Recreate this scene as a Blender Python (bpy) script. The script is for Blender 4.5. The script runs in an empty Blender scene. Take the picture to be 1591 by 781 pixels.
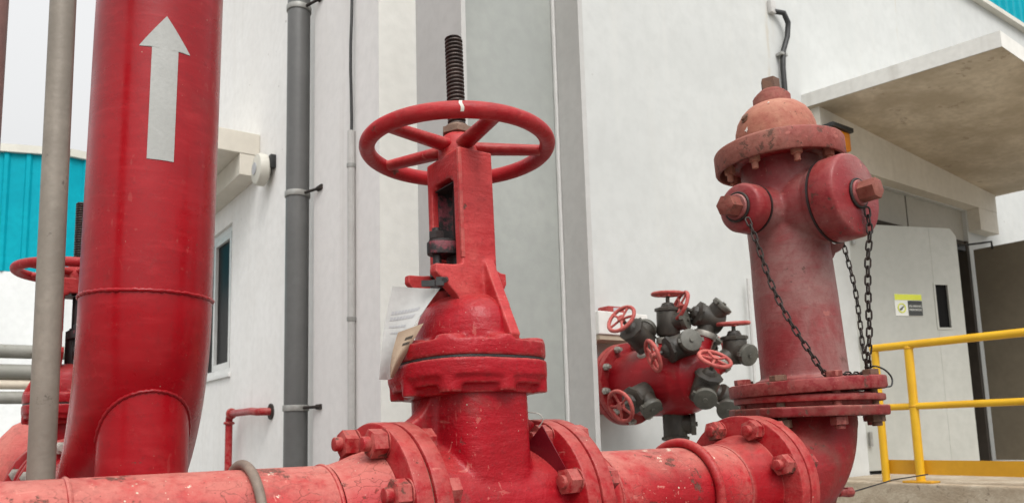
import bpy, bmesh, math, random
from mathutils import Matrix, Vector
random.seed(7)
R = math.radians
sc = bpy.context.scene
col = sc.collection

# ------------------------------------------------------------------ camera
# world axes: X runs along the red pipeline, Y away along the side wall, Z up
cam_d = bpy.data.cameras.new('camera'); cam = bpy.data.objects.new('camera', cam_d); col.objects.link(cam)
PITCH, ROLL, YAW = R(7.71), R(1.66), R(54.0)
_fh = Vector((math.cos(YAW), math.sin(YAW), 0)); _rt = Vector((math.sin(YAW), -math.cos(YAW), 0)); _z = Vector((0, 0, 1))
_fw = _fh*math.cos(PITCH) + _z*math.sin(PITCH); _up = -_fh*math.sin(PITCH) + _z*math.cos(PITCH)
_r2 = _rt*math.cos(ROLL) - _up*math.sin(ROLL); _u2 = _rt*math.sin(ROLL) + _up*math.cos(ROLL)
cam.matrix_world = Matrix(((_r2.x, _u2.x, -_fw.x, 0), (_r2.y, _u2.y, -_fw.y, 0), (_r2.z, _u2.z, -_fw.z, 1.0), (0, 0, 0, 1)))
cam_d.sensor_width = 36; cam_d.lens = 1219.3/1591*36; cam_d.shift_y = (505.8-390.5)/1591
cam_d.dof.use_dof = True; cam_d.dof.focus_distance = 1.85; cam_d.dof.aperture_fstop = 7.1
cam_d.clip_start = .02; cam_d.clip_end = 3000
sc.camera = cam

# ------------------------------------------------------------------ sky, sun, exposure (bright overcast day)
w = bpy.data.worlds.new("World"); sc.world = w; w.use_nodes = True
nt = w.node_tree; bg = nt.nodes['Background']
sky = nt.nodes.new('ShaderNodeTexSky'); sky.sky_type = 'NISHITA'; sky.sun_disc = False
SUN = Vector((-0.36, -1.0, 1.4)).normalized()
sky.sun_elevation = math.asin(SUN.z); sky.sun_rotation = math.atan2(SUN.x, SUN.y)
sky.air_density = 1.6; sky.dust_density = 6.0; sky.ozone_density = 1.0
hs = nt.nodes.new('ShaderNodeHueSaturation'); hs.inputs['Saturation'].default_value = .06; hs.inputs['Value'].default_value = 2.7
nt.links.new(sky.outputs[0], hs.inputs['Color']); ga = nt.nodes.new('ShaderNodeGamma'); ga.inputs['Gamma'].default_value = .66   # overcast: an evenly bright cloud deck
nt.links.new(hs.outputs[0], ga.inputs['Color'])
# cloud deck: brighter overhead than at the horizon
tcw = nt.nodes.new('ShaderNodeTexCoord'); sxw = nt.nodes.new('ShaderNodeSeparateXYZ'); mrw = nt.nodes.new('ShaderNodeMapRange')
nt.links.new(tcw.outputs['Generated'], sxw.inputs[0]); nt.links.new(sxw.outputs[2], mrw.inputs['Value'])
for k, v in zip(('From Min', 'From Max', 'To Min', 'To Max'), (0.0, 1.0, .74, 1.9)): mrw.inputs[k].default_value = v
vmw = nt.nodes.new('ShaderNodeVectorMath'); vmw.operation = 'SCALE'
nt.links.new(ga.outputs[0], vmw.inputs[0]); nt.links.new(mrw.outputs[0], vmw.inputs['Scale']); nt.links.new(vmw.outputs[0], bg.inputs['Color'])
bg.inputs['Strength'].default_value = 0.15
sd = bpy.data.lights.new('sun', 'SUN'); sd.energy = 1.05; sd.angle = R(25); sd.color = (1, .96, .9)
so = bpy.data.objects.new('sun', sd); col.objects.link(so); so.rotation_euler = SUN.to_track_quat('Z', 'Y').to_euler()
sc.view_settings.view_transform = 'Standard'; sc.view_settings.look = 'None'; sc.view_settings.gamma = 1
sc.view_settings.use_curve_mapping = False
sc.view_settings.exposure = 0.17

# ------------------------------------------------------------------ mesh helpers
def frame(o, zdir, xhint=None):
    z = Vector(zdir).normalized(); x = Vector(xhint) if xhint is not None else (Vector((1, 0, 0)) if abs(z.x) < .9 else Vector((0, 1, 0)))
    x = (x - z*x.dot(z)).normalized(); y = z.cross(x); o = Vector(o)
    return Matrix(((x.x, y.x, z.x, o.x), (x.y, y.y, z.y, o.y), (x.z, y.z, z.z, o.z), (0, 0, 0, 1)))
I4 = Matrix.Identity(4)

class B:
    def __init__(s): s.bm = bmesh.new()
    def add(s, vs, fs, M=I4):
        v = [s.bm.verts.new(M @ Vector(p)) for p in vs]
        for f in fs:
            try: s.bm.faces.new([v[i] for i in f])
            except ValueError: pass
        return s
    def lathe(s, prof, M=I4, seg=48, sx=1, sy=1):
        vs, fs = [], []; rows = []
        for r, h in prof:
            if r < 1e-6: rows.append([len(vs)]); vs.append((0, 0, h))
            else:
                rows.append(list(range(len(vs), len(vs)+seg)))
                for i in range(seg):
                    a = 2*math.pi*i/seg; vs.append((r*sx*math.cos(a), r*sy*math.sin(a), h))
        for a, b in zip(rows[:-1], rows[1:]):
            for i in range(seg):
                j = (i+1) % seg
                if len(a) == 1 and len(b) == 1: continue
                if len(a) == 1: fs.append((a[0], b[j], b[i]))
                elif len(b) == 1: fs.append((a[i], a[j], b[0]))
                else: fs.append((a[i], a[j], b[j], b[i]))
        if len(rows[0]) > 1: fs.append(tuple(rows[0][::-1]))
        if len(rows[-1]) > 1: fs.append(tuple(rows[-1]))
        return s.add(vs, fs, M)
    def cyl(s, r, h0, h1, M=I4, seg=32, bv=0.0, r2=None):
        r2 = r if r2 is None else r2
        p = [(r, h0), (r2, h1)] if bv <= 0 else [(r-bv, h0), (r-bv*.3, h0+bv*.3), (r, h0+bv), (r2, h1-bv), (r2-bv*.3, h1-bv*.3), (r2-bv, h1)]
        return s.lathe(p, M, seg)
    def box(s, c, d, M=I4, bv=0.0):
        b = bmesh.new(); bmesh.ops.create_cube(b, size=1)
        for v in b.verts: v.co = Vector((c[0]+v.co.x*d[0], c[1]+v.co.y*d[1], c[2]+v.co.z*d[2]))
        if bv: bmesh.ops.bevel(b, geom=b.edges[:], offset=bv, segments=2, profile=.6, affect='EDGES')
        return s.merge(b, M)
    def span(s, a, b, M=I4, bv=0.0):
        return s.box([(p+q)/2 for p, q in zip(a, b)], [abs(q-p) for p, q in zip(a, b)], M, bv)
    def merge(s, b, M=I4):
        b.verts.index_update()
        s.add([v.co.copy() for v in b.verts], [[v.index for v in f.verts] for f in b.faces], M); b.free(); return s
    def prism(s, poly, h0, h1, M=I4, bv=0.0):
        b = bmesh.new(); n = len(poly)
        lo = [b.verts.new((p[0], p[1], h0)) for p in poly]; hi = [b.verts.new((p[0], p[1], h1)) for p in poly]
        b.faces.new(lo[::-1]); b.faces.new(hi)
        for i in range(n): b.faces.new((lo[i], lo[(i+1) % n], hi[(i+1) % n], hi[i]))
        bmesh.ops.recalc_face_normals(b, faces=b.faces[:])
        if bv: bmesh.ops.bevel(b, geom=b.edges[:], offset=bv, segments=2, profile=.6, affect='EDGES')
        return s.merge(b, M)
    def tube(s, pts, r, seg=24, closed=False, M=I4, cap=True):
        P = [Vector(p) for p in pts]; n = len(P); rr = r if isinstance(r, (list, tuple)) else [r]*n
        T = []
        for i in range(n):
            if closed: t = P[(i+1) % n]-P[i-1]
            else: t = P[min(i+1, n-1)]-P[max(i-1, 0)]
            T.append(t.normalized())
        u = T[0].orthogonal().normalized(); vs = []
        for i in range(n):
            u = (u - T[i]*u.dot(T[i])).normalized(); v = T[i].cross(u)
            for k in range(seg):
                a = 2*math.pi*k/seg; vs.append(P[i] + (u*math.cos(a)+v*math.sin(a))*rr[i])
        fs = []
        for i in range(n if closed else n-1):
            a, b = i*seg, ((i+1) % n)*seg
            for k in range(seg):
                l = (k+1) % seg; fs.append((a+k, a+l, b+l, b+k))
        if cap and not closed: fs.append(tuple(range(seg))[::-1]); fs.append(tuple(range((n-1)*seg, n*seg)))
        return s.add(vs, fs, M)
    def torus(s, rad, r, M=I4, seg=64, seg2=16):
        return s.tube([(rad*math.cos(2*math.pi*i/seg), rad*math.sin(2*math.pi*i/seg), 0) for i in range(seg)], r, seg2, True, M)
    def hexa(s, af, h0, h1, M=I4, ch=.0025, n=6, rot=0):
        r = af/2/math.cos(math.pi/n)
        p = lambda q: [(q*math.cos(2*math.pi*i/n+rot), q*math.sin(2*math.pi*i/n+rot)) for i in range(n)]
        vs = []; fs = []
        lv = [(r-ch, h0), (r, h0+ch*.6), (r, h1-ch*.6), (r-ch*1.4, h1)]
        for q, h in lv: vs += [(x, y, h) for x, y in p(q)]
        for k in range(3):
            for i in range(n): fs.append((k*n+i, k*n+(i+1) % n, (k+1)*n+(i+1) % n, (k+1)*n+i))
        fs.append(tuple(range(n))[::-1]); fs.append(tuple(range(3*n, 4*n)))
        return s.add(vs, fs, M)
    def obj(s, name, mat, parent=None, ang=40, smooth=True):
        bm = s.bm; bmesh.ops.recalc_face_normals(bm, faces=bm.faces[:]); ca = R(ang)
        for f in bm.faces: f.smooth = smooth
        for e in bm.edges:
            if len(e.link_faces) == 2 and e.calc_face_angle(0) > ca: e.smooth = False
        me = bpy.data.meshes.new(name); bm.to_mesh(me); bm.free()
        return link(name, me, mat, parent)
    def cast(s, name, mat, parent=None, voxel=.005, it=8, fac=.5):
        """weld overlapping solids into one cast surface with soft fillets"""
        bm = s.bm; bmesh.ops.recalc_face_normals(bm, faces=bm.faces[:])
        me = bpy.data.meshes.new('raw'); bm.to_mesh(me); bm.free()
        t = bpy.data.objects.new('raw', me); col.objects.link(t)
        m = t.modifiers.new('r', 'REMESH'); m.mode = 'VOXEL'; m.voxel_size = voxel; m.use_smooth_shade = True
        m = t.modifiers.new('s', 'SMOOTH'); m.factor = fac; m.iterations = it
        dg = bpy.context.evaluated_depsgraph_get(); dg.update()
        me2 = bpy.data.meshes.new_from_object(t.evaluated_get(dg)); bpy.data.objects.remove(t); bpy.data.meshes.remove(me)
        me2.name = name; me2.polygons.foreach_set('use_smooth', [True]*len(me2.polygons)); me2.materials.clear()
        return link(name, me2, mat, parent)

def link(name, me, mat, parent=None):
    if mat is not None: me.materials.append(mat)
    o = bpy.data.objects.new(name, me); col.objects.link(o)
    if parent is not None: o.parent = parent
    return o
def thing(name, label, cat, loc=(0, 0, 0), rot=(0, 0, 0), group=None):
    o = bpy.data.objects.new(name, None); o.empty_display_size = .1; col.objects.link(o)
    o.location = loc; o.rotation_euler = rot
    return tag(o, label, cat, group)
def tag(o, label, cat, group=None):
    o['label'] = label; o['category'] = cat
    if group: o['group'] = group
    return o
def struct(o): o['kind'] = 'structure'; return o
def dup(o, parent=None):
    c = o.copy(); col.objects.link(c); c.parent = parent
    for ch in o.children: dup(ch, c)
    return c
def text_mesh(body, size, M, mat, name, parent, ext=.0004, sx=1.0):
    cu = bpy.data.curves.new('t', 'FONT'); cu.body = body; cu.size = size; cu.extrude = ext; cu.align_x = 'CENTER'; cu.align_y = 'CENTER'
    t = bpy.data.objects.new('t', cu); col.objects.link(t)
    dg = bpy.context.evaluated_depsgraph_get(); dg.update()
    me = bpy.data.meshes.new_from_object(t.evaluated_get(dg)); bpy.data.objects.remove(t)
    me.transform(M @ Matrix.Diagonal((sx, 1, 1, 1))); me.name = name; me.materials.clear()
    return link(name, me, mat, parent)
def arc(c, a, b, rad, n=14, t0=0, t1=90):
    c, a, b = Vector(c), Vector(a), Vector(b)
    return [c + a*rad*math.cos(R(t0+(t1-t0)*i/n)) + b*rad*math.sin(R(t0+(t1-t0)*i/n)) for i in range(n+1)]

# ------------------------------------------------------------------ materials
class N:
    def __init__(s, name):
        s.m = bpy.data.materials.new(name); s.m.use_nodes = True; s.t = s.m.node_tree; s.b = s.t.nodes['Principled BSDF']
        tc = s.t.nodes.new('ShaderNodeTexCoord').outputs['Object']; oi = s.t.nodes.new('ShaderNodeObjectInfo').outputs['Random']
        mu = s.t.nodes.new('ShaderNodeMath'); mu.operation = 'MULTIPLY'; mu.inputs[1].default_value = 23.0; s.t.links.new(oi, mu.inputs[0])
        ad = s.t.nodes.new('ShaderNodeVectorMath'); ad.operation = 'ADD'; s.t.links.new(tc, ad.inputs[0]); s.t.links.new(mu.outputs[0], ad.inputs[1])
        s.co = ad.outputs[0]; s.raw = tc      # every object gets its own patch of wear
    def n(s, t, **k):
        o = s.t.nodes.new(t)
        for a, v in k.items(): setattr(o, a, v)
        return o
    def l(s, a, b): s.t.links.new(a, b)
    def map(s, scale=(1, 1, 1), loc=(0, 0, 0)):
        o = s.n('ShaderNodeMapping'); o.inputs['Scale'].default_value = scale; o.inputs['Location'].default_value = loc; s.l(s.co, o.inputs[0]); return o.outputs[0]
    def noise(s, scale, det=4, rough=.55, vec=None, dist=0):
        o = s.n('ShaderNodeTexNoise'); o.inputs['Scale'].default_value = scale; o.inputs['Detail'].default_value = det
        o.inputs['Roughness'].default_value = rough; o.inputs['Distortion'].default_value = dist
        s.l(vec or s.co, o.inputs['Vector']); return o.outputs['Fac']
    def ramp(s, f, a, b, va=0.0, vb=1.0):
        o = s.n('ShaderNodeMapRange', interpolation_type='SMOOTHSTEP'); s.l(f, o.inputs['Value'])
        for k, v in zip(('From Min', 'From Max', 'To Min', 'To Max'), (a, b, va, vb)): o.inputs[k].default_value = v
        return o.outputs[0]
    def math(s, op, a, b=None):
        o = s.n('ShaderNodeMath', operation=op)
        for i, x in enumerate((a, b)):
            if x is None: continue
            if isinstance(x, (int, float)): o.inputs[i].default_value = x
            else: s.l(x, o.inputs[i])
        return o.outputs[0]
    def mix(s, f, a, b):
        o = s.n('ShaderNodeMix', data_type='RGBA')
        if isinstance(f, (int, float)): o.inputs[0].default_value = f
        else: s.l(f, o.inputs[0])
        for i, x in ((6, a), (7, b)):
            if isinstance(x, tuple): o.inputs[i].default_value = (*x, 1)
            else: s.l(x, o.inputs[i])
        return o.outputs[2]
    def specks(s, scale, size, keep):
        v = s.n('ShaderNodeTexVoronoi'); v.inputs['Scale'].default_value = scale; s.l(s.co, v.inputs['Vector'])
        nz = s.noise(scale*2.2, 2); d = s.math('ADD', v.outputs['Distance'], s.math('MULTIPLY', nz, .22))
        a = s.ramp(d, size+.11, size+.16, 1, 0)
        x = s.n('ShaderNodeSeparateColor'); s.l(v.outputs['Color'], x.inputs[0])
        return s.math('MULTIPLY', a, s.math('GREATER_THAN', x.outputs[0], 1-keep))
    def done(s, colr, rough=.5, metal=0.0, spec=.5, bump=None, bd=.002, bs=.5, coat=0):
        if isinstance(colr, tuple): s.b.inputs['Base Color'].default_value = (*colr, 1)
        else: s.l(colr, s.b.inputs['Base Color'])
        if isinstance(rough, (int, float)): s.b.inputs['Roughness'].default_value = rough
        else: s.l(rough, s.b.inputs['Roughness'])
        s.b.inputs['Metallic'].default_value = metal; s.b.inputs['Specular IOR Level'].default_value = spec
        s.b.inputs['Coat Weight'].default_value = coat; s.b.inputs['Coat Roughness'].default_value = .15
        if bump is not None:
            o = s.n('ShaderNodeBump'); o.inputs['Distance'].default_value = bd; o.inputs['Strength'].default_value = bs
            s.l(bump, o.inputs['Height']); s.l(o.outputs[0], s.b.inputs['Normal'])
        return s.m

RED = (.34, .0035, .008); PINK = (.50, .10, .085)
def paint(name, base=RED, alt=(.25, .004, .008), faded=PINK, fade=.35, fscale=5, chip=.25, chip_col=(.60, .52, .40), rust=.15, rough=.34, bump=.5, dust=.3, scratch=.3, coat=.0, chips=38, wear=.5, crack=0.0, stain=.35):
    s = N(name)
    c = s.mix(s.ramp(s.noise(3.2, 5), .35, .68), base, alt)
    # brushed coats of slightly different red, chalking, weathered paint
    br = s.noise(1, 6, .6, vec=s.map((9, 9, 40)), dist=.6)
    c = s.mix(s.ramp(br, .46, .72, 0, .45), c, tuple(min(1, x*1.25+.012) for x in base))
    f = s.noise(fscale, 8, .65, dist=.4)
    c = s.mix(s.math('MULTIPLY', s.ramp(f, .62-.35*fade, .80-.25*fade), min(1, fade*1.5)), c, faded)
    g = s.n('ShaderNodeNewGeometry'); xyz = s.n('ShaderNodeSeparateXYZ'); s.l(g.outputs['Normal'], xyz.inputs[0])
    d = s.math('MULTIPLY', s.ramp(xyz.outputs[2], .25, .95), s.ramp(s.noise(14, 6, .7), .2, .6))   # dust that settled on upward faces
    c = s.mix(s.math('MULTIPLY', d, dust*.6), c, (.56, .28, .22))
    # paint rubbed thin on proud edges
    pw = s.math('MULTIPLY', s.ramp(g.outputs['Pointiness'], .515, .565), s.ramp(s.noise(34, 5, .7), .34, .6))
    c = s.mix(s.math('MULTIPLY', pw, wear*.7), c, (.50, .19, .155))
    gr = s.noise(60, 5, .7); c = s.mix(s.ramp(gr, .48, .72, 0, .34), c, (.15, .010, .012))
    # brown grime blotches and runs
    st = s.ramp(s.math('ADD', s.noise(6, 7, .7, dist=.8), s.math('MULTIPLY', s.noise(1, 4, .6, vec=s.map((26, 26, 3))), .35)), .745, .88)
    c = s.mix(s.math('MULTIPLY', st, stain), c, (.13, .055, .045))
    # fine scratches in two directions
    for mp_, th in (((16, 120, 26), .67), ((90, 14, 60), .68)):
        k = s.math('MULTIPLY', s.ramp(s.noise(1, 3, .5, vec=s.map(mp_)), th, th+.025), s.ramp(s.noise(6, 3), .45, .62))
        c = s.mix(s.math('MULTIPLY', k, scratch), c, (.55, .20, .16))
    cp = s.specks(chips*1.6, .055, chip*.6); cp2 = s.specks(chips*3.4, .07, chip*.8)
    loc = s.ramp(s.noise(4.5, 4, .6), .50, .60)      # chips come in groups
    cp = s.math('MULTIPLY', cp, loc)
    c = s.mix(s.math('MULTIPLY', s.math('MAXIMUM', s.math('MULTIPLY', cp, .85), s.math('MULTIPLY', cp2, .7)), loc), c, chip_col)
    rm = s.ramp(s.math('ADD', s.noise(9, 8, .7), s.math('MULTIPLY', s.noise(70, 3), .25)), .84-.25*rust, .88-.22*rust)
    dk = s.specks(chips*4.1, .08, .22+rust*.6)
    rm = s.math('MAXIMUM', rm, s.math('MULTIPLY', dk, .8))
    if crack > 0:
        v = s.n('ShaderNodeTexVoronoi', feature='DISTANCE_TO_EDGE'); v.inputs['Scale'].default_value = 24
        wv = s.n('ShaderNodeVectorMath', operation='ADD'); nn = s.n('ShaderNodeTexNoise'); nn.inputs['Scale'].default_value = 30; s.l(s.co, nn.inputs['Vector'])
        sv = s.n('ShaderNodeVectorMath', operation='SCALE'); sv.inputs['Scale'].default_value = .05; s.l(nn.outputs['Color'], sv.inputs[0])
        s.l(s.map((1, 1.6, 1.6)), wv.inputs[0]); s.l(sv.outputs[0], wv.inputs[1]); s.l(wv.outputs[0], v.inputs['Vector'])
        ck = s.math('MULTIPLY', s.ramp(v.outputs['Distance'], .008, .022, 1, 0), s.ramp(s.noise(7, 4, .6), .50, .58))
        rm = s.math('MAXIMUM', rm, s.math('MULTIPLY', ck, crack))
        flk = s.ramp(s.math('ADD', s.noise(16, 7, .72), s.math('MULTIPLY', s.noise(3, 2), .5)), .93, .95)
        c = s.mix(flk, c, (.58, .50, .40))
    c = s.mix(s.math('MULTIPLY', rm, .85), c, (.085, .045, .032))
    rg = s.math('ADD', s.math('MULTIPLY', s.ramp(f, .3, .8), .25), rough)
    h = s.math('ADD', s.noise(30, 6, .6), s.math('MULTIPLY', s.noise(140, 3), .35))
    h = s.math('ADD', h, s.math('MULTIPLY', br, .9))
    h = s.math('SUBTRACT', h, s.math('MULTIPLY', s.math('MAXIMUM', rm, cp), .5))
    return s.done(c, rg, spec=.24, bump=h, bd=.004, bs=bump, coat=coat)

def plain(name, c1, c2, rough=.6, scale=8, metal=0.0, bump=.2, spot=None, spot_amt=.2, bd=.002, spec=.5, streak=None, lo=.35, hi=.7):
    s = N(name); c = s.mix(s.ramp(s.noise(scale, 6, .6), lo, hi), c1, c2)
    c = s.mix(s.ramp(s.noise(scale*9, 3), .3, .8, 0, .5), c, tuple(x*.88 for x in c1))
    if streak:
        c = s.mix(s.ramp(s.noise(1, 5, .6, vec=s.map((7, 7, .35))), .52, .80, 0, streak[1]), c, streak[0])
    if name == 'white_wall':
        xz = s.n('ShaderNodeSeparateXYZ'); s.l(s.raw, xz.inputs[0])
        for x0, z0, wd in ((5.54, 4.35, .018), (3.5, 3.9, .05), (3.42, 1.2, .03), (.25, 1.0, .012)):
            dx = s.math('ABSOLUTE', s.math('SUBTRACT', s.math('ADD', xz.outputs[0], s.math('MULTIPLY', s.noise(3, 3), .12)), x0+.06))
            c = s.mix(s.math('MULTIPLY', s.math('MULTIPLY', s.ramp(dx, 0, wd, .34, 0), s.ramp(xz.outputs[2], z0, z0+.8)), s.ramp(s.noise(5, 4), .35, .6)), c, (.42, .33, .20))
    if name in ('white_wall', 'side_wall_white', 'column_grey', 'column_flange_grey', 'pilaster_white'):
        nick = s.math('MULTIPLY', s.specks(9, .02, .30), s.ramp(s.noise(1.3, 3), .5, .62))
        c = s.mix(s.math('MULTIPLY', nick, .7), c, (.16, .13, .10))
    if spot: c = s.mix(s.math('MULTIPLY', s.ramp(s.noise(scale*3.1, 7, .7), .66-.2*spot_amt, .72-.18*spot_amt), .85), c, spot)
    return s.done(c, rough, metal, spec, s.noise(scale*12, 4), bd, bump)

M = {}
M['pipe'] = paint('pipe_red', base=(.35, .008, .014), faded=(.50, .12, .105), fade=.28, fscale=4, dust=.85, chip=1.0, rust=.42, chips=24, scratch=.6, crack=.5, bump=.7, coat=.0, rough=.42)
M['flange'] = paint('flange_red', base=(.31, .003, .008), fade=.20, dust=.4, chip=.3, rust=.22, rough=.38)
M['valve'] = paint('valve_red', base=(.32, .0025, .010), fade=.10, dust=.2, chip=.3, rust=.2, rough=.28, coat=.06, bump=.75)
M['yoke'] = paint('yoke_red', base=(.44, .045, .044), alt=(.36, .012, .017), fade=.38, dust=.25, chip=.15, rust=.12, rough=.38, bump=.7)
M['wheel'] = paint('wheel_red', base=(.36, .008, .013), fade=.18, fscale=9, dust=.25, chip=.2, rust=.30, rough=.36, chips=60)
M['riser'] = paint('riser_red', base=(.31, .004, .009), alt=(.24, .003, .007), fade=.08, dust=.0, chip=.14, rust=.02, wear=0, stain=.12, rough=.20, bump=.12, coat=.12, chips=46, scratch=.12)
M['baseflange'] = paint('base_flange_worn', base=(.17, .006, .010), alt=(.14, .028, .022), faded=(.17, .075, .055), fade=.4, wear=.5, stain=.9, dust=.25, chip=.05, rust=.5, rough=.45)
M['capnut'] = paint('cap_nut_worn', base=(.15, .034, .024), alt=(.19, .07, .046), faded=(.13, .06, .036), fade=.5, dust=.05, chip=.05, rust=.6, rough=.5, wear=.25)
M['hyd'] = paint('hydrant_red', base=(.21, .014, .018), alt=(.225, .092, .084), faded=(.285, .165, .15), fade=.5, wear=.2, stain=.9, fscale=3.2, dust=.2, chip=.08, rust=.34, rough=.40, coat=.05, scratch=.35)
M['hydtop'] = paint('hydrant_faded', base=(.34, .13, .085), alt=(.43, .215, .14), faded=(.27, .065, .05), fade=.45, stain=.5, dust=.25, chip=.05, rust=.22, rough=.55, coat=0, scratch=.2)
M['hydring'] = paint('hydrant_worn', base=(.20, .042, .034), alt=(.21, .075, .055), faded=(.22, .105, .075), fade=.45, wear=.3, stain=.7, chip=.05, rust=.55, rough=.6, coat=0)
M['elbow'] = paint('elbow_red', base=(.24, .004, .008), alt=(.16, .010, .010), faded=(.135, .055, .042), fade=.42, stain=.9, dust=.2, chip=.08, rust=.32, rough=.40, coat=.03)
M['nut'] = paint('nut_red', base=(.28, .004, .009), fade=.15, dust=.22, chip=.3, rust=.62, wear=.6, rough=.45, chips=70, coat=.05)
M['rust'] = plain('rusty_steel', (.12, .062, .040), (.20, .10, .06), .75, 24, bump=.5, spot=(.05, .03, .022), spot_amt=.5)
M['brass'] = plain('dirty_brown_bronze', (.20, .125, .085), (.11, .065, .045), .55, 30, bump=.4, metal=.2)
M['steel'] = plain('greasy_thread_steel', (.040, .030, .027), (.10, .075, .065), .42, 40, metal=.6, bump=.3)
M['grease'] = plain('grease_black', (.010, .008, .008), (.03, .018, .016), .45, 30, bump=.6)
M['tagred'] = plain('tag_red_shaded', (.13, .004, .010), (.17, .008, .014), .35, 14, bump=.3, spot=(.3, .06, .06), spot_amt=-.25)  # dark red plate, colour deepened for its shaded, down-turned face
M['smear'] = plain('grease_on_red', (.012, .008, .008), (.20, .030, .045), .5, 26, bump=.6, lo=.48, hi=.60)
M['gap'] = plain('gasket_brown', (.10, .07, .05), (.20, .14, .09), .9, 30)
M['clamp'] = plain('clamp_brown', (.15, .115, .09), (.24, .18, .14), .6, 20, bump=.4, spot=(.07, .045, .03))
M['chain'] = plain('chain_iron', (.022, .018, .016), (.06, .042, .034), .6, 50, metal=.4)
M['galv'] = plain('galvanised_grey', (.19, .163, .132), (.26, .225, .185), .5, 7, bump=.4, spot=(.085, .07, .055), spot_amt=.15, metal=.15)
M['darkpipe'] = plain('dark_red_brown', (.16, .075, .065), (.22, .11, .09), .5, 6)
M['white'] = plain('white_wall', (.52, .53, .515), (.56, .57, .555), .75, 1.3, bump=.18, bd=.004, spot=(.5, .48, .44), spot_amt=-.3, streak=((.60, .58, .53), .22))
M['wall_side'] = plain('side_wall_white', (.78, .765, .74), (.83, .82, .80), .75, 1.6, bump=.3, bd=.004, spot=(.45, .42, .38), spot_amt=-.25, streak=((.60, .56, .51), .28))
M['pilaster'] = plain('pilaster_white', (.72, .70, .68), (.76, .74, .72), .75, 1.6, bump=.3, bd=.004, streak=((.50, .46, .42), .4))
M['cream'] = plain('corner_cream_lightened', (.80, .79, .735), (.84, .83, .78), .75, 1.8, bump=.35, bd=.004, streak=((.68, .66, .60), .3), spot=(.5, .46, .4), spot_amt=-.3)  # cream wall tone, lightened to make up for the column's shade
M['beam'] = plain('lintel_cream', (.62, .58, .50), (.68, .64, .56), .75, 2, bump=.25, streak=((.50, .45, .37), .4))
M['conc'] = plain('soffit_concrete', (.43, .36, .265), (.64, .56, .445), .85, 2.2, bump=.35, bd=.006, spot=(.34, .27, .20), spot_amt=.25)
M['concside'] = plain('painted_concrete', (.66, .65, .61), (.72, .71, .67), .8, 2.2, bump=.4, bd=.006, streak=((.45, .42, .37), .5))
M['dock'] = plain('dock_concrete', (.34, .27, .19), (.50, .43, .33), .9, 5, bump=.6, bd=.008, spot=(.17, .13, .09), spot_amt=.35)
M['yard'] = plain('yard_concrete', (.19, .185, .17), (.25, .24, .22), .9, 1.5, bump=.4, spot=(.20, .19, .17))
M['steelcol'] = plain('column_grey', (.31, .325, .305), (.35, .365, .34), .5, 2.5, bump=.12, streak=((.37, .365, .34), .35), spot=(.25, .23, .2), spot_amt=-.45)
M['steelflange'] = plain('column_flange_grey', (.455, .45, .43), (.50, .495, .475), .5, 2.5, bump=.12, streak=((.33, .31, .30), .35))
M['weld'] = plain('weld_white', (.50, .495, .475), (.56, .555, .535), .6, 20, bump=.6)
M['pvc'] = plain('downpipe_grey', (.098, .098, .095), (.122, .122, .118), .45, 3, bump=.08, streak=((.22, .21, .20), .35))
M['clip'] = plain('clip_grey', (.34, .34, .32), (.25, .24, .22), .5, 20, metal=.3)
M['conduit'] = plain('conduit_grey', (.45, .44, .42), (.52, .51, .49), .6, 5)
M['black'] = plain('black_rubber', (.012, .013, .013), (.03, .03, .03), .5, 20)
M['frame'] = plain('aluminium_white', (.62, .62, .60), (.70, .70, .68), .4, 6)
s_ = N('window_glass'); M['glass'] = s_.done((.012, .012, .012), .28, spec=.12); s_.b.inputs['IOR'].default_value = 1.18
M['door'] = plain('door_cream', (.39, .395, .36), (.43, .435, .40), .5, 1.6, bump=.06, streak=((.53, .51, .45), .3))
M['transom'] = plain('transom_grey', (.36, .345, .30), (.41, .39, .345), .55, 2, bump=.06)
M['doorshade'] = plain('door_shaded', (.155, .132, .095), (.19, .165, .12), .6, 2, bump=.1, streak=((.19, .165, .13), .5))  # darker copy of the door colour, carries the open leaf's shade
M['dark'] = plain('dark_interior', (.035, .028, .02), (.05, .04, .03), .9, 2)
M['teal'] = plain('teal_cladding', (.001, .29, .37), (.002, .335, .415), .5, 1.2, bump=.05, spec=.08, streak=((.01, .27, .34), .3))
M['trim'] = plain('cream_trim', (.62, .60, .53), (.55, .53, .46), .6, 2)
M['block'] = plain('white_block', (.68, .69, .68), (.74, .75, .74), .8, 1, bump=.1)
M['yellow'] = plain('railing_yellow', (.70, .40, .010), (.62, .33, .008), .42, 4, bump=.15, spot=(.22, .12, .04), spot_amt=-.02)
M['yellowdk'] = plain('kickplate_yellow', (.55, .27, .008), (.62, .32, .01), .5, 3, bump=.15)
M['header'] = paint('header_pink', base=(.42, .06, .055), alt=(.50, .15, .12), fade=.5, dust=.3, chip=.1, rust=.15, rough=.5)
M['manifold'] = paint('manifold_red', base=(.27, .003, .008), alt=(.20, .002, .006), fade=.08, dust=.15, chip=.05, rust=.06, rough=.32, coat=.08, bump=.25)
M['hosevalve'] = plain('valve_black_bronze', (.026, .022, .017), (.058, .049, .037), .5, 12, bump=.35, spot=(.15, .13, .10), spot_amt=.0)
M['capgrey'] = plain('hose_cap_grey', (.075, .072, .060), (.12, .115, .095), .5, 18, bump=.3)
M['zinc'] = plain('zinc_collar', (.38, .36, .32), (.26, .24, .21), .5, 20, metal=.4)
M['valvewheel'] = paint('small_wheel_red', base=(.42, .085, .075), fade=.45, dust=.3, chip=.05, rust=.1, rough=.45, chips=90)
M['mark'] = plain('arrow_white', (.33, .335, .315), (.37, .375, .355), .5, 10, bump=.3, spot=(.45, .3, .28), spot_amt=-.3)
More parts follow.
